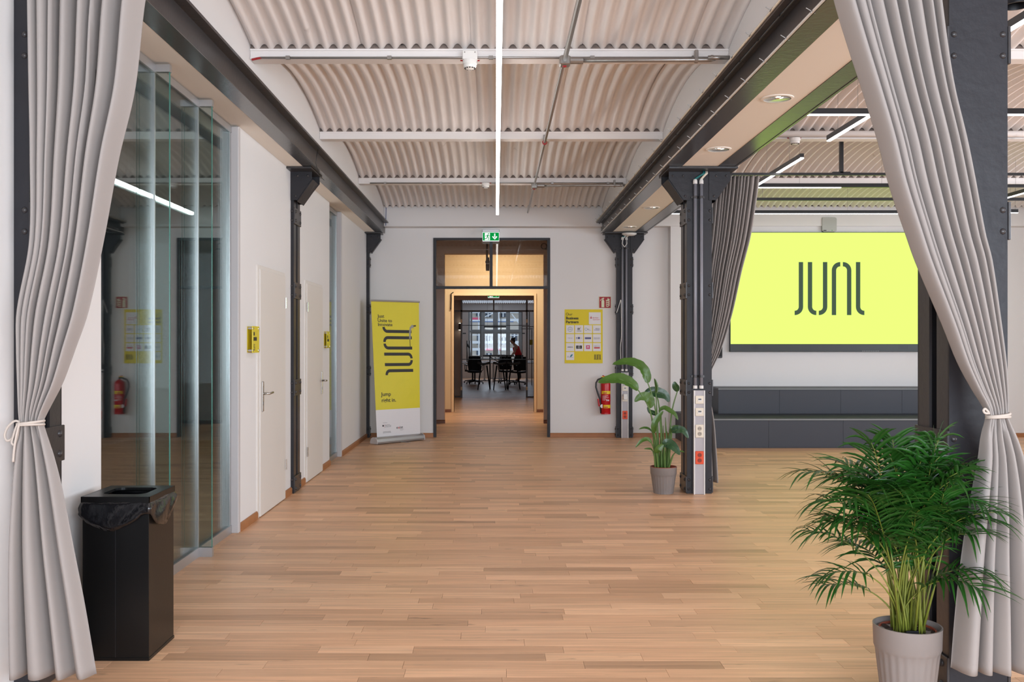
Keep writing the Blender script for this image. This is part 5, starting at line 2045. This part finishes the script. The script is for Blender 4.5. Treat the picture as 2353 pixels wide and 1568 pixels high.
m.box(tuple(P(1252, 574, 17.48)), tuple(P(1258, 571, 17.52)), BROWN)
one(m, 'ring_hook', 'small dark ring on the corridor wall seen through the right transom pane', 'ring', smooth=False)

# glass partition
gp = thing('glass_partition', 'dark framed glass partition behind the inner doorway', 'partition', (0, Y4, 0))
pw = 2.0 * Y4 / F
for px in (1060.5, 1210.5):
    m = MB(); m.box((X(px, Y4) - pw, Y4 - 0.03, 0), (X(px, Y4) + pw, Y4 + 0.03, Z(686, Y4)), BROWN); p = m.build('post', gp)
    for py in (738, 893):
        m = MB(); m.box((X(px, Y4) - pw * 0.9, Y4 - 0.036, Z(py + 4, Y4)), (X(px, Y4) + pw * 0.9, Y4 - 0.03, Z(py - 4, Y4)), ARCHI); m.build('hinge', p)
m = MB(); m.box((-1.3, Y4 - 0.03, Z(717, Y4)), (1.2, Y4 + 0.03, Z(713, Y4)), BROWN); m.build('transom_bar', gp)
m = MB(); m.box((X(1134.5, Y4) - 0.02, Y4 - 0.03, Z(713, Y4)), (X(1134.5, Y4) + 0.02, Y4 + 0.03, Z(686, Y4)), BROWN); m.build('mullion', gp)
m = MB(); m.box((-2.6, Y4 - 0.12, Z(690, Y4)), (2.6, Y4 + 0.12, 3.6), MAUVE); m.build('soffit', gp)
for a, b in ((-2.55, X(1058.5, Y4)), (X(1212.5, Y4), 2.55)):
    m = MB(); m.box((a, Y4 - 0.02, 0), (b, Y4 + 0.02, Z(911, Y4)), BROWN); m.build('bottom_rail', gp)
    m = MB(); m.box((a, Y4 - 0.006, Z(911, Y4)), (b, Y4 + 0.006, Z(717, Y4)), GLASSO); m.build('pane', gp)
for a, b in ((X(1062.5, Y4), X(1132.5, Y4)), (X(1136.5, Y4), X(1208.5, Y4))):
    m = MB(); m.box((a, Y4 - 0.006, Z(712, Y4)), (b, Y4 + 0.006, Z(690, Y4)), GLASSO); m.build('pane', gp)
for px, s in ((1064, 1), (1207, -1)):
    m = MB(); m.box((X(px, Y4) - 0.01, Y4 - 0.05, Z(768, Y4)), (X(px + s * 7, Y4), Y4 - 0.03, Z(765, Y4)), BLACK); m.build('handle', gp)
# wall lamp left of the partition post
m = MB(); c = P(1056.5, 751, 26.6); m.lathe([(0.03, -0.09), (0.03, 0.09)], BROWN, tuple(c), 12)
wlmp = thing('wall_lamp', 'wall lamp glowing up and down by the left partition post', 'lamp', tuple(c))
m.build('body', wlmp)
for z in (-0.095, 0.09):
    m = MB(); m.lathe([(0.027, z), (0.027, z + 0.005)], emit_mat('wall_lamp_glow', (1.0, 0.82, 0.6), 14), tuple(c), 12); m.build('lamp_glow', wlmp)
m = MB(); m.box((-2.6, 26.7, 0), (X(1061, 26.7), 26.8, 3.4), MAUVE)
struct(m.build('wall_office_end'), 'short wall carrying the glowing lamp')

# inner black grid screen
d = 29.0
gs = thing('grid_screen', 'thin black metal grid frame in the office before the windows', 'partition', (0, d, 0))
for px in (1104.5, 1151, 1199.5, 1216.5):
    m = MB(); m.box((X(px, d) - 0.012, d - 0.012, Z(826, d)), (X(px, d) + 0.012, d + 0.012, Z(714, d)), BLACK); m.build('upright', gs)
for py, a, b in ((748, 1062, 1216), (717, 1062, 1200), (751, 1200, 1226), (826, 1040, 1226)):
    m = MB(); m.box((X(a, d), d - 0.01, Z(py + .8, d)), (X(b, d), d + 0.01, Z(py - .8, d)), BLACK); m.build('crossbar', gs)
pl = thing('pendant_lamp', 'flat dark pendant lamp above the high table', 'lamp', P(1137, 751, 31.0))
m = MB(); m.box(tuple(P(1112, 753, 30.9)), tuple(P(1163, 749.5, 31.1)), BLACK, 0.01); m.build('shade', pl)
for px in (1120, 1155):
    m = MB(); m.tube([P(px, 750, 31), P(px, 690, 31)], 0.003, BLACK, 5); m.build('cable', pl)

# office shell: ceiling, window wall
YW = 39.6
m = MB()
m.grid(lambda u, v: (-2.6 + 5.2 * u, 31.0 + v * 8.6, 3.10 + 0.014 * cos(u * 2 * pi * 60)), 600, 1, CEIL)
struct(m.build('ceiling_office', smooth=True), 'corrugated ceiling of the far office')
wn = MB()
zsill, zhead = Z(826, YW), Z(716, YW)
wx0, wx1 = X(1076, YW), X(1200, YW)
wn.box((-2.6, YW, 0), (2.6, YW + 0.4, zsill), WALL)
wn.box((-2.6, YW, zhead), (2.6, YW + 0.4, 3.6), WALL)
wn.box((-2.6, YW, zsill), (wx0, YW + 0.4, zhead), WALL)
wn.box((wx1, YW, zsill), (2.6, YW + 0.4, zhead), WALL)
struct(wn.build('wall_office'), 'window wall of the far office')
wr = MB()
wr.box((wx0, YW + 0.1, zsill), (wx1, YW + 0.2, zsill + 0.04), WINFR)
win = struct(wr.build('window_3'), 'tall four-light window of the far office')
cols = ((1081, 1107), (1110, 1137), (1140, 1167), (1168, 1196))
for (a, b) in cols:
    for (py0, py1) in ((712, 762), (763, 822)):
        m = MB(); fr_ = 0.075
        xa, xb, za, zb2 = X(a, YW), X(b, YW), Z(py1, YW), Z(py0, YW)
        m.box((xa, YW + 0.05, za), (xb, YW + 0.12, za + fr_), WINFR); m.box((xa, YW + 0.05, zb2 - fr_), (xb, YW + 0.12, zb2), WINFR)
        m.box((xa, YW + 0.05, za + fr_), (xa + fr_, YW + 0.12, zb2 - fr_), WINFR); m.box((xb - fr_, YW + 0.05, za + fr_), (xb, YW + 0.12, zb2 - fr_), WINFR)
        s_ = m.build('sash', win)
        m = MB(); m.box((xa + fr_, YW + 0.08, za + fr_), (xb - fr_, YW + 0.09, zb2 - fr_), GLASSO); m.build('pane', s_)
m = MB()
for px in (1078, 1108.5, 1138.5, 1167.5, 1198):
    m.box((X(px, YW) - 0.035, YW + 0.04, zsill), (X(px, YW) + 0.035, YW + 0.2, zhead), WINFR)
m.box((wx0, YW + 0.033, Z(764, YW)), (wx1, YW + 0.207, Z(760, YW)), WINFR)
m.build('mullions', win)

# the house across the street
YFc = 52.0
fc = thing('facade', 'pale stone house front across the street, seen through the office window', 'building', (0, YFc, -4))
m = MB(); m.box((-6, YFc, -5), (6, YFc + 0.5, 12), FAC); m.build('wall', fc)
for (py0, py1, mm) in ((733, 739, FACP), (786, 790, FACP), (800, 806, FACP), (718, 720, FACP)):
    m = MB(); m.box((-6, YFc - 0.25, Z(py1, YFc)), (6, YFc, Z(py0, YFc)), mm); m.build('cornice', fc)
for (a, b, c_, e_) in ((1094, 1105, 718, 727), (1115, 1128, 719, 729), (1150, 1162, 720, 729), (1096, 1106, 768, 792), (1117, 1126, 772, 792), (1152, 1163, 776, 792), (1176, 1188, 768, 790), (1095, 1108, 806, 816), (1117, 1130, 812, 820)):
    m = MB(); m.box((X(a, YFc), YFc - 0.05, Z(e_, YFc)), (X(b, YFc), YFc - 0.01, Z(c_, YFc)), FACW); w_ = m.build('window', fc)
    m = MB(); xm = (X(a, YFc) + X(b, YFc)) / 2; m.box((xm - 0.04, YFc - 0.08, Z(e_, YFc)), (xm + 0.04, YFc - 0.05, Z(c_, YFc)), FACP); m.build('mullion', w_)
sf = thing('scaffold', 'scaffold with pink netting and blue rail on the house across the street', 'scaffold', (0, YFc - 1.5, -4))
ds = YFc - 1.5
m = MB(); m.box((X(1085, ds), ds, Z(735, ds)), (X(1105, ds), ds + 0.05, Z(730, ds)), SCAFR); m.build('netting', sf)
m = MB(); m.box((X(1116, ds), ds, Z(806, ds)), (X(1152, ds), ds + 0.05, Z(801, ds)), SCAFR); m.build('netting', sf)
for py in (739.5,):
    m = MB(); m.box((X(1080, ds), ds - 0.05, Z(py + 1, ds)), (X(1180, ds), ds, Z(py - 0.7, ds)), SCAFB); m.build('guard_rail', sf)
for (a, b) in (((1110, 730), (1134, 720)), ((1176, 722), (1196, 748)), ((1160, 770), (1200, 800)), ((1126, 778), (1150, 800)), ((1080, 785), (1200, 785)), ((1080, 770), (1200, 771)), ((1146, 715), (1146, 830)), ((1171, 715), (1171, 830)), ((1100, 715), (1100, 830))):
    m = MB(); m.tube([P(a[0], a[1], ds), P(b[0], b[1], ds)], 0.03, FACP, 6); m.build('tube', sf)

# ------------------------------------------------------------------ office furniture
def high_table():
    d = 30.8
    t = thing('high_table', 'black high bar table in the far office', 'table', P(1138, 893, d))
    zt = Z(816, d)
    m = MB(); m.box((X(1110, d), d - 0.35, zt - 0.03), (X(1181, d), d + 0.35, zt), MESHB, 0.004); m.build('table_top', t)
    m = MB(); m.box((X(1110, d), d - 0.354, zt - 0.006), (X(1181, d), d - 0.35, zt), DESKW); m.build('edge_strip', t)
    for px in (1126, 1165):
        for s in (-0.28, 0.28):
            m = MB(); m.tube([(X(px, d), d + s, zt - 0.03), (X(px, d), d + s, 0.0)], 0.018, BLACK, 8); m.build('leg', t)
    m = MB()
    cxx = X(1145, d)
    for px in (1126, 1165):
        m.tube([(X(px, d), d - 0.28, zt - 0.06), (cxx, d - 0.28, zt - 0.22)], 0.014, BLACK, 6)
    m.tube([(cxx, d - 0.28, zt - 0.03), (cxx, d - 0.28, zt - 0.24)], 0.012, BLACK, 6)
    m.build('brace', t)
    m = MB(); m.box((X(1126, d), d - 0.292, 0.32), (X(1165, d), d - 0.268, 0.345), BLACK); m.build('foot_rail', t)


high_table()


def stool(label, px, d, back):
    t = thing('bar_stool', label, 'stool', (X(px, d), d, 0))
    x = X(px, d)
    zs = Z(838, d)
    m = MB()
    m.grid(lambda u, v: (x + (u - 0.5) * 0.42, d + (v - 0.5) * 0.36, zs + 0.12 * (2 * u - 1) ** 2 * 0.35 - 0.015 * sin(v * pi)), 12, 8, mat('grey_felt', (92, 88, 84), 0.9))
    s = m.build('seat', t, smooth=True)
    so = s.modifiers.new('thickness', 'SOLIDIFY'); so.thickness = 0.05
    for sx in (-1, 1):
        for sy in (-1, 1):
            m = MB(); m.tube([(x + sx * 0.09, d + sy * 0.08, zs - 0.03), (x + sx * 0.19, d + sy * 0.16, 0.0)], [0.024, 0.016], BLACK, 8); m.build('leg', t)
    m = MB()
    q = 0.55
    pts = [(x + sx * 0.155, d + sy * 0.13, 0.28) for sx, sy in ((-1, -1), (1, -1), (1, 1), (-1, 1))]
    m.tube(pts, 0.009, BLACK, 6, closed=True); m.build('foot_ring', t)


stool('black bar stool at the left end of the high table', 1112, 30.2, 0)
stool('black bar stool at the right end of the high table', 1181, 30.2, 0)
stool('black bar stool in front of the middle of the high table', 1148, 30.0, 0)


def office_chair(label, px, d, turn):
    t = thing('office_chair', label, 'chair', (X(px, d), d, 0))
    x = X(px, d)
    ca, sa = cos(turn), sin(turn)
    R = lambda a, b, z: (x + a * ca - b * sa, d + a * sa + b * ca, z)
    m = MB()
    m.grid(lambda u, v: R((u - 0.5) * (0.40 + 0.06 * sin(v * pi)), -0.22 + 0.06 * (2 * u - 1) ** 2 * -1 - 0.03 * v, 0.50 + 0.47 * v), 10, 10, MESHB)
    b = m.build('backrest', t, smooth=True); so = b.modifiers.new('thickness', 'SOLIDIFY'); so.thickness = 0.025
    m = MB()
    pts = [R(-0.21, -0.27, 0.52), R(-0.24, -0.28, 0.75), R(-0.20, -0.31, 0.97), R(0.20, -0.31, 0.97), R(0.24, -0.28, 0.75), R(0.21, -0.27, 0.52)]
    m.tube(pts, 0.014, BLACK, 7, closed=True); m.build('back_frame', t, smooth=True)
    m = MB()
    m.grid(lambda u, v: R((u - 0.5) * 0.48, -0.24 + 0.48 * v, 0.46 + 0.02 * (2 * u - 1) ** 2 - 0.03 * max(0, v - 0.8)), 10, 8, MESHB)
    s = m.build('seat', t, smooth=True); so = s.modifiers.new('thickness', 'SOLIDIFY'); so.thickness = 0.06
    m = MB(); m.tube([R(0, 0, 0.42), R(0, 0, 0.10)], 0.03, BLACK, 10); m.build('gas_spring', t)
    m = MB()
    for k in range(5):
        a = 2 * pi * k / 5 + 0.3
        m.tube([R(0, 0, 0.11), R(0.29 * cos(a), 0.29 * sin(a), 0.075)], [0.026, 0.016], BLACK, 7)
    m.build('star_base', t)
    for k in range(5):
        a = 2 * pi * k / 5 + 0.3
        m = MB(); q = R(0.30 * cos(a), 0.30 * sin(a), 0.032); m.lathe([(0.03, -0.02), (0.03, 0.02)], BLACK, q, 12, 'x'); m.build('castor', t)
    for s_ in (-1, 1):
        m = MB(); m.tube([R(s_ * 0.22, 0.0, 0.45), R(s_ * 0.29, 0.0, 0.50), R(s_ * 0.29, 0.0, 0.66)], 0.014, BLACK, 7)
        p = R(s_ * 0.29, 0.0, 0.67); m.box((p[0] - 0.04, p[1] - 0.11, 0.66), (p[0] + 0.04, p[1] + 0.11, 0.69), BLACK, 0.01); m.build('armrest', t)


office_chair('black mesh office chair nearest, left of the high table', 1091, 34.0, 0.0)
office_chair('black mesh office chair half hidden behind the left one', 1086, 35.0, 0.25)
office_chair('black mesh office chair right of the high table, before the person', 1191, 33.6, 0.2)
office_chair('black mesh office chair behind the middle of the high table', 1163, 34.7, -0.1)

d = 37.6
dk = thing('long_desk', 'long pale desk across the far office before the windows', 'desk', (0, d, 0))
zd = 0.74
m = MB(); m.box((-2.4, d - 0.4, zd - 0.03), (2.4, d + 0.4, zd), DESKW, 0.004); m.build('desk_top', dk)
for xx in (-1.55, -0.45, 0.2, 1.2):
    for yy in (-0.3, 0.3):
        m = MB(); m.box((xx - 0.03, d + yy - 0.03, 0.02), (xx + 0.03, d + yy + 0.03, zd - 0.03), WPLAST); lg = m.build('leg', dk)
    m = MB(); m.box((xx - 0.05, d - 0.38, 0.0), (xx + 0.05, d + 0.38, 0.03), WPLAST); m.build('foot', dk)
d2 = 35.4
m = MB()
dk2 = thing('work_desk', 'second pale desk nearer the high table in the far office', 'desk', (0, d2 + .2, 0))
m.box((-2.3, d2 + 0.1, 0.70), (2.3, d2 + 0.7, 0.725), DESKW, 0.004); m.build('desk_top', dk2)
for xx in (-1.5, -0.1, 0.12, 1.5):
    m = MB(); m.box((xx - 0.03, d2 + 0.4, 0.0), (xx + 0.03, d2 + 0.46, 0.70), WPLAST); m.build('leg', dk2)
# laptop on the high table
t = thing('laptop', 'thin laptop standing open on the high table', 'laptop', P(1146, 816, 30.8))
c = P(1147, 816, 30.8)
m = MB(); m.box((c.x - 0.02, c.y - 0.15, c.z + 0.001), (c.x + 0.2, c.y + 0.15, c.z + 0.016), ALU, 0.003); m.build('base', t)
m = MB(); m.prism([(c.x - 0.02, c.z + 0.016), (c.x - 0.012, c.z + 0.016), (c.x - 0.055, c.z + 0.21), (c.x - 0.065, c.z + 0.21)], 'y', c.y - 0.15, c.y + 0.15, BLACK); m.build('lid', t)
# dark monitor arm stand at the left
t = thing('monitor_stand', 'dark monitor arms standing before the left window', 'stand', P(1073, 826, 37.4))
d = 37.4
zf = zd
m = MB(); m.box((X(1072, d), d - 0.05, zf), (X(1074.5, d), d + 0.05, Z(783, d)), BLACK); m.build('post', t)
m = MB(); m.box((X(1079, d), d - 0.25, zf), (X(1081, d), d + 0.2, Z(783, d)), BLACK)
m.add([tuple(P(1074.5, 790, d)), tuple(P(1080, 799, d)), tuple(P(1080, 803, d)), tuple(P(1074.5, 797, d)), tuple(P(1074.5, 790, d + .06)), tuple(P(1080, 799, d + .06)), tuple(P(1080, 803, d + .06)), tuple(P(1074.5, 797, d + .06))],
      [(0, 1, 2, 3), (7, 6, 5, 4), (0, 4, 5, 1), (1, 5, 6, 2), (2, 6, 7, 3), (3, 7, 4, 0)], BLACK)
m.build('screen', t)
# green plant at the left edge of the inner doorway
t = thing('potted_shrub', 'small green plant on the desk at the left edge of the inner doorway', 'potted plant', (X(1047, 35.7), 35.75, 0.725))
c = Vector((X(1047, 35.7), 35.75, 0.725))
m = MB(); m.lathe([(0.06, 0.0), (0.085, 0.14), (0.08, 0.14), (0.075, 0.12)], WPLAST, tuple(c), 20); m.build('pot', t, angle=40)
for k in range(16):
    a = k * 2.4; rr_ = 0.10 + 0.05 * (k % 3)
    m = MB(); tip = c + Vector((rr_ * cos(a), rr_ * sin(a), 0.22 + 0.022 * k))
    leaf_blade(m, [c + Vector((0, 0, 0.12)), c.lerp(tip, 0.6) + Vector((0, 0, 0.06)), tip], 0.05, LEAF, (0, 0, 1), 0.2, None, 0, 6); m.build('leaf', t, recalc=False)
m = MB(); d = 33.0; m.box((X(1216, d), d - 0.03, Z(793, d)), (X(1224, d), d, Z(781, d)), YELLOW)
one(m, 'paper_note', 'yellow paper note at the right edge of the inner doorway', 'note')
m = MB(); m.tube([P(1222, 758, d), P(1222, 870, d)], 0.014, BLACK, 6); m.tube([P(1198, 756, d), P(1224, 756, d)], 0.014, BLACK, 6)
m.tube([P(1222, 870, d), (X(1222, d), d, 0.0)], 0.014, BLACK, 6)
one(m, 'clothes_rack', 'thin black clothes rack right of the person', 'rack')

# ------------------------------------------------------------------ person leaning over the desk
def person():
    d = 36.65
    x = X(1187, d)
    t = thing('person', 'person in red tank top leaning forward over the far desk, dark hair tied up', 'person', (x, d, 0))
    # facing -x; joints (x offset, y offset, z)
    J = {'pelvis': (0.10, 0, 0.92), 'waist': (0.055, 0, 1.05), 'chest': (-0.02, 0, 1.25), 'neck': (-0.085, 0, 1.39), 'headb': (-0.125, 0, 1.46), 'headt': (-0.145, 0, 1.545),
         'shl': (-0.05, -0.16, 1.35), 'ell': (-0.06, -0.19, 1.12), 'wrl': (-0.22, -0.17, 0.93), 'hal': (-0.29, -0.17, 0.87),
         'shr': (-0.05, 0.16, 1.35), 'elr': (-0.08, 0.19, 1.12), 'wrr': (-0.24, 0.17, 0.92), 'har': (-0.31, 0.17, 0.86),
         'hil': (0.10, -0.09, 0.88), 'knl': (0.06, -0.10, 0.47), 'anl': (0.10, -0.10, 0.08), 'tol': (-0.05, -0.10, 0.04),
         'hir': (0.10, 0.09, 0.88), 'knr': (0.09, 0.10, 0.47), 'anr': (0.13, 0.10, 0.08), 'tor': (-0.02, 0.10, 0.04)}
    Rr = {'pelvis': 0.135, 'waist': 0.105, 'chest': 0.125, 'neck': 0.052, 'headb': 0.060, 'headt': 0.075, 'shl': 0.055, 'ell': 0.038, 'wrl': 0.026, 'hal': 0.03,
          'shr': 0.055, 'elr': 0.038, 'wrr': 0.026, 'har': 0.03, 'hil': 0.09, 'knl': 0.058, 'anl': 0.042, 'tol': 0.035, 'hir': 0.09, 'knr': 0.058, 'anr': 0.042, 'tor': 0.035}
    E = [('pelvis', 'waist'), ('waist', 'chest'), ('chest', 'neck'), ('neck', 'headb'), ('headb', 'headt'), ('chest', 'shl'), ('shl', 'ell'), ('ell', 'wrl'), ('wrl', 'hal'),
         ('chest', 'shr'), ('shr', 'elr'), ('elr', 'wrr'), ('wrr', 'har'), ('pelvis', 'hil'), ('hil', 'knl'), ('knl', 'anl'), ('anl', 'tol'), ('pelvis', 'hir'), ('hir', 'knr'), ('knr', 'anr'), ('anr', 'tor')]

    def skin(name, names, grow, m, only=None, fingers=False):
        me = bpy.data.meshes.new(name)
        idx = {n: i for i, n in enumerate(names)}
        verts = [(x + J[n][0], d + J[n][1], J[n][2]) for n in names]
        ed = [(idx[a], idx[b]) for a, b in E if a in idx and b in idx]
        me.from_pydata(verts, ed, [])
        me.materials.append(m)
        o = bpy.data.objects.new(name, me)
        C.objects.link(o)
        o.modifiers.new('skin', 'SKIN')
        sv = me.skin_vertices[0].data
        for n in names:
            r = Rr[n] + grow
            sv[idx[n]].radius = (r, r)
        sv[0].use_root = True
        sub = o.modifiers.new('sub', 'SUBSURF'); sub.levels = 2; sub.render_levels = 2
        dg = bpy.context.evaluated_depsgraph_get()
        me2 = bpy.data.meshes.new_from_object(o.evaluated_get(dg))
        bpy.data.objects.remove(o)
        me2.polygons.foreach_set('use_smooth', [True] * len(me2.polygons))
        o2 = bpy.data.objects.new(name, me2)
        C.objects.link(o2)
        put(o2, t)
        return o2
    body = skin('body', list(J.keys()), 0.0, SKIN)
    # fingers, nose and ears as part of the body's silhouette
    m = MB()
    for h, s in (('hal', -1), ('har', 1)):
        hx_, hy_, hz_ = x + J[h][0], d + J[h][1], J[h][2]
        for k in range(4):
            yy = hy_ + (k - 1.5) * 0.018
            m.tube([(hx_, yy, hz_), (hx_ - 0.045, yy, hz_ - 0.02), (hx_ - 0.075 + 0.006 * abs(k - 1.3), yy, hz_ - 0.05)], [0.010, 0.009, 0.006], SKIN, 6)
        m.tube([(hx_ + 0.02, hy_ - s * 0.02, hz_), (hx_ - 0.01, hy_ - s * 0.05, hz_ - 0.03), (hx_ - 0.035, hy_ - s * 0.055, hz_ - 0.05)], [0.012, 0.010, 0.007], SKIN, 6)
    m.build('fingers', body, smooth=True)
    m = MB()
    hc = Vector((x - 0.148, d, 1.535))
    m.grid(lambda u, v: (hc.x + 0.088 * cos(u * 2 * pi) * sin(v * pi) - 0.012 * (v - 0.5), hc.y + 0.075 * sin(u * 2 * pi) * sin(v * pi), hc.z + 0.112 * cos(v * pi)), 20, 14, SKIN)
    m.tube([hc + Vector((-0.080, 0, 0.018)), hc + Vector((-0.097, 0, -0.018)), hc + Vector((-0.086, 0, -0.026))], [0.008, 0.014, 0.008], SKIN, 8)
    for s in (-1, 1):
        m.dome(tuple(hc + Vector((0.008, s * 0.072, -0.008))), 0.024, SKIN, (0, s, 0))
        m.dome(tuple(hc + Vector((-0.078, s * 0.030, 0.014))), 0.009, HAIR, (-1, s * 0.3, 0))
    m.box(tuple(hc + Vector((-0.080, -0.018, -0.056))), tuple(hc + Vector((-0.060, 0.018, -0.050))), INKRED)
    m.build('head', body, smooth=True)
    m = MB()

    def hair_cap(u, v):
        w = v * 1.72
        nx, ny, nz = sin(w) * cos(u * 2 * pi), sin(w) * sin(u * 2 * pi), cos(w)
        rx, rz = nx * 0.8 + nz * 0.6, -nx * 0.6 + nz * 0.8
        return (hc.x + 0.006 + 0.096 * rx, hc.y + 0.083 * ny, hc.z + 0.008 + 0.118 * rz)
    m.grid(hair_cap, 22, 12, HAIR)
    m.grid(lambda u, v: (hc.x + 0.075 + 0.038 * cos(u * 2 * pi) * sin(v * pi), hc.y + 0.038 * sin(u * 2 * pi) * sin(v * pi), hc.z + 0.108 + 0.036 * cos(v * pi)), 12, 8, HAIR)
    m.build('hair', t, smooth=True)
    J['chestu'] = (-0.045, 0, 1.345); Rr['chestu'] = 0.10
    E.append(('chest', 'chestu'))
    skin('tank_top', ['pelvis', 'waist', 'chest', 'chestu'], 0.03, TOPRED)
    skin('trousers', ['pelvis', 'hil', 'knl', 'anl', 'hir', 'knr', 'anr'], 0.016, TROUS)


person()

# ------------------------------------------------------------------ walls outside the frame that close the room: rear wall and right wall with windows
rw = MB()
rw.box((-6, YF - 0.2, 0), (XR, YF, 0.8), WALL)
rw.box((-6, YF - 0.2, 3.1), (XR, YF, 3.95), WALL)
rw.box((-6, YF - 0.2, 0.8), (-1.8, YF, 3.1), WALL)
rw.box((5.8, YF - 0.2, 0.8), (XR, YF, 3.1), WALL)
struct(rw.build('wall_rear'), 'rear wall with windows behind the camera')
rw = MB()
rw.box((XR, YF, 0), (XR + 0.2, YB, 0.8), WALL)
rw.box((XR, YF, 3.0), (XR + 0.2, YB, 3.95), WALL)
rw.box((XR, YF, 0.8), (XR + 0.2, 0.8, 3.0), WALL)
rw.box((XR, 12.2, 0.8), (XR + 0.2, YB + 0.25, 3.0), WALL)
struct(rw.build('wall_right'), 'right wall with windows beyond the frame')
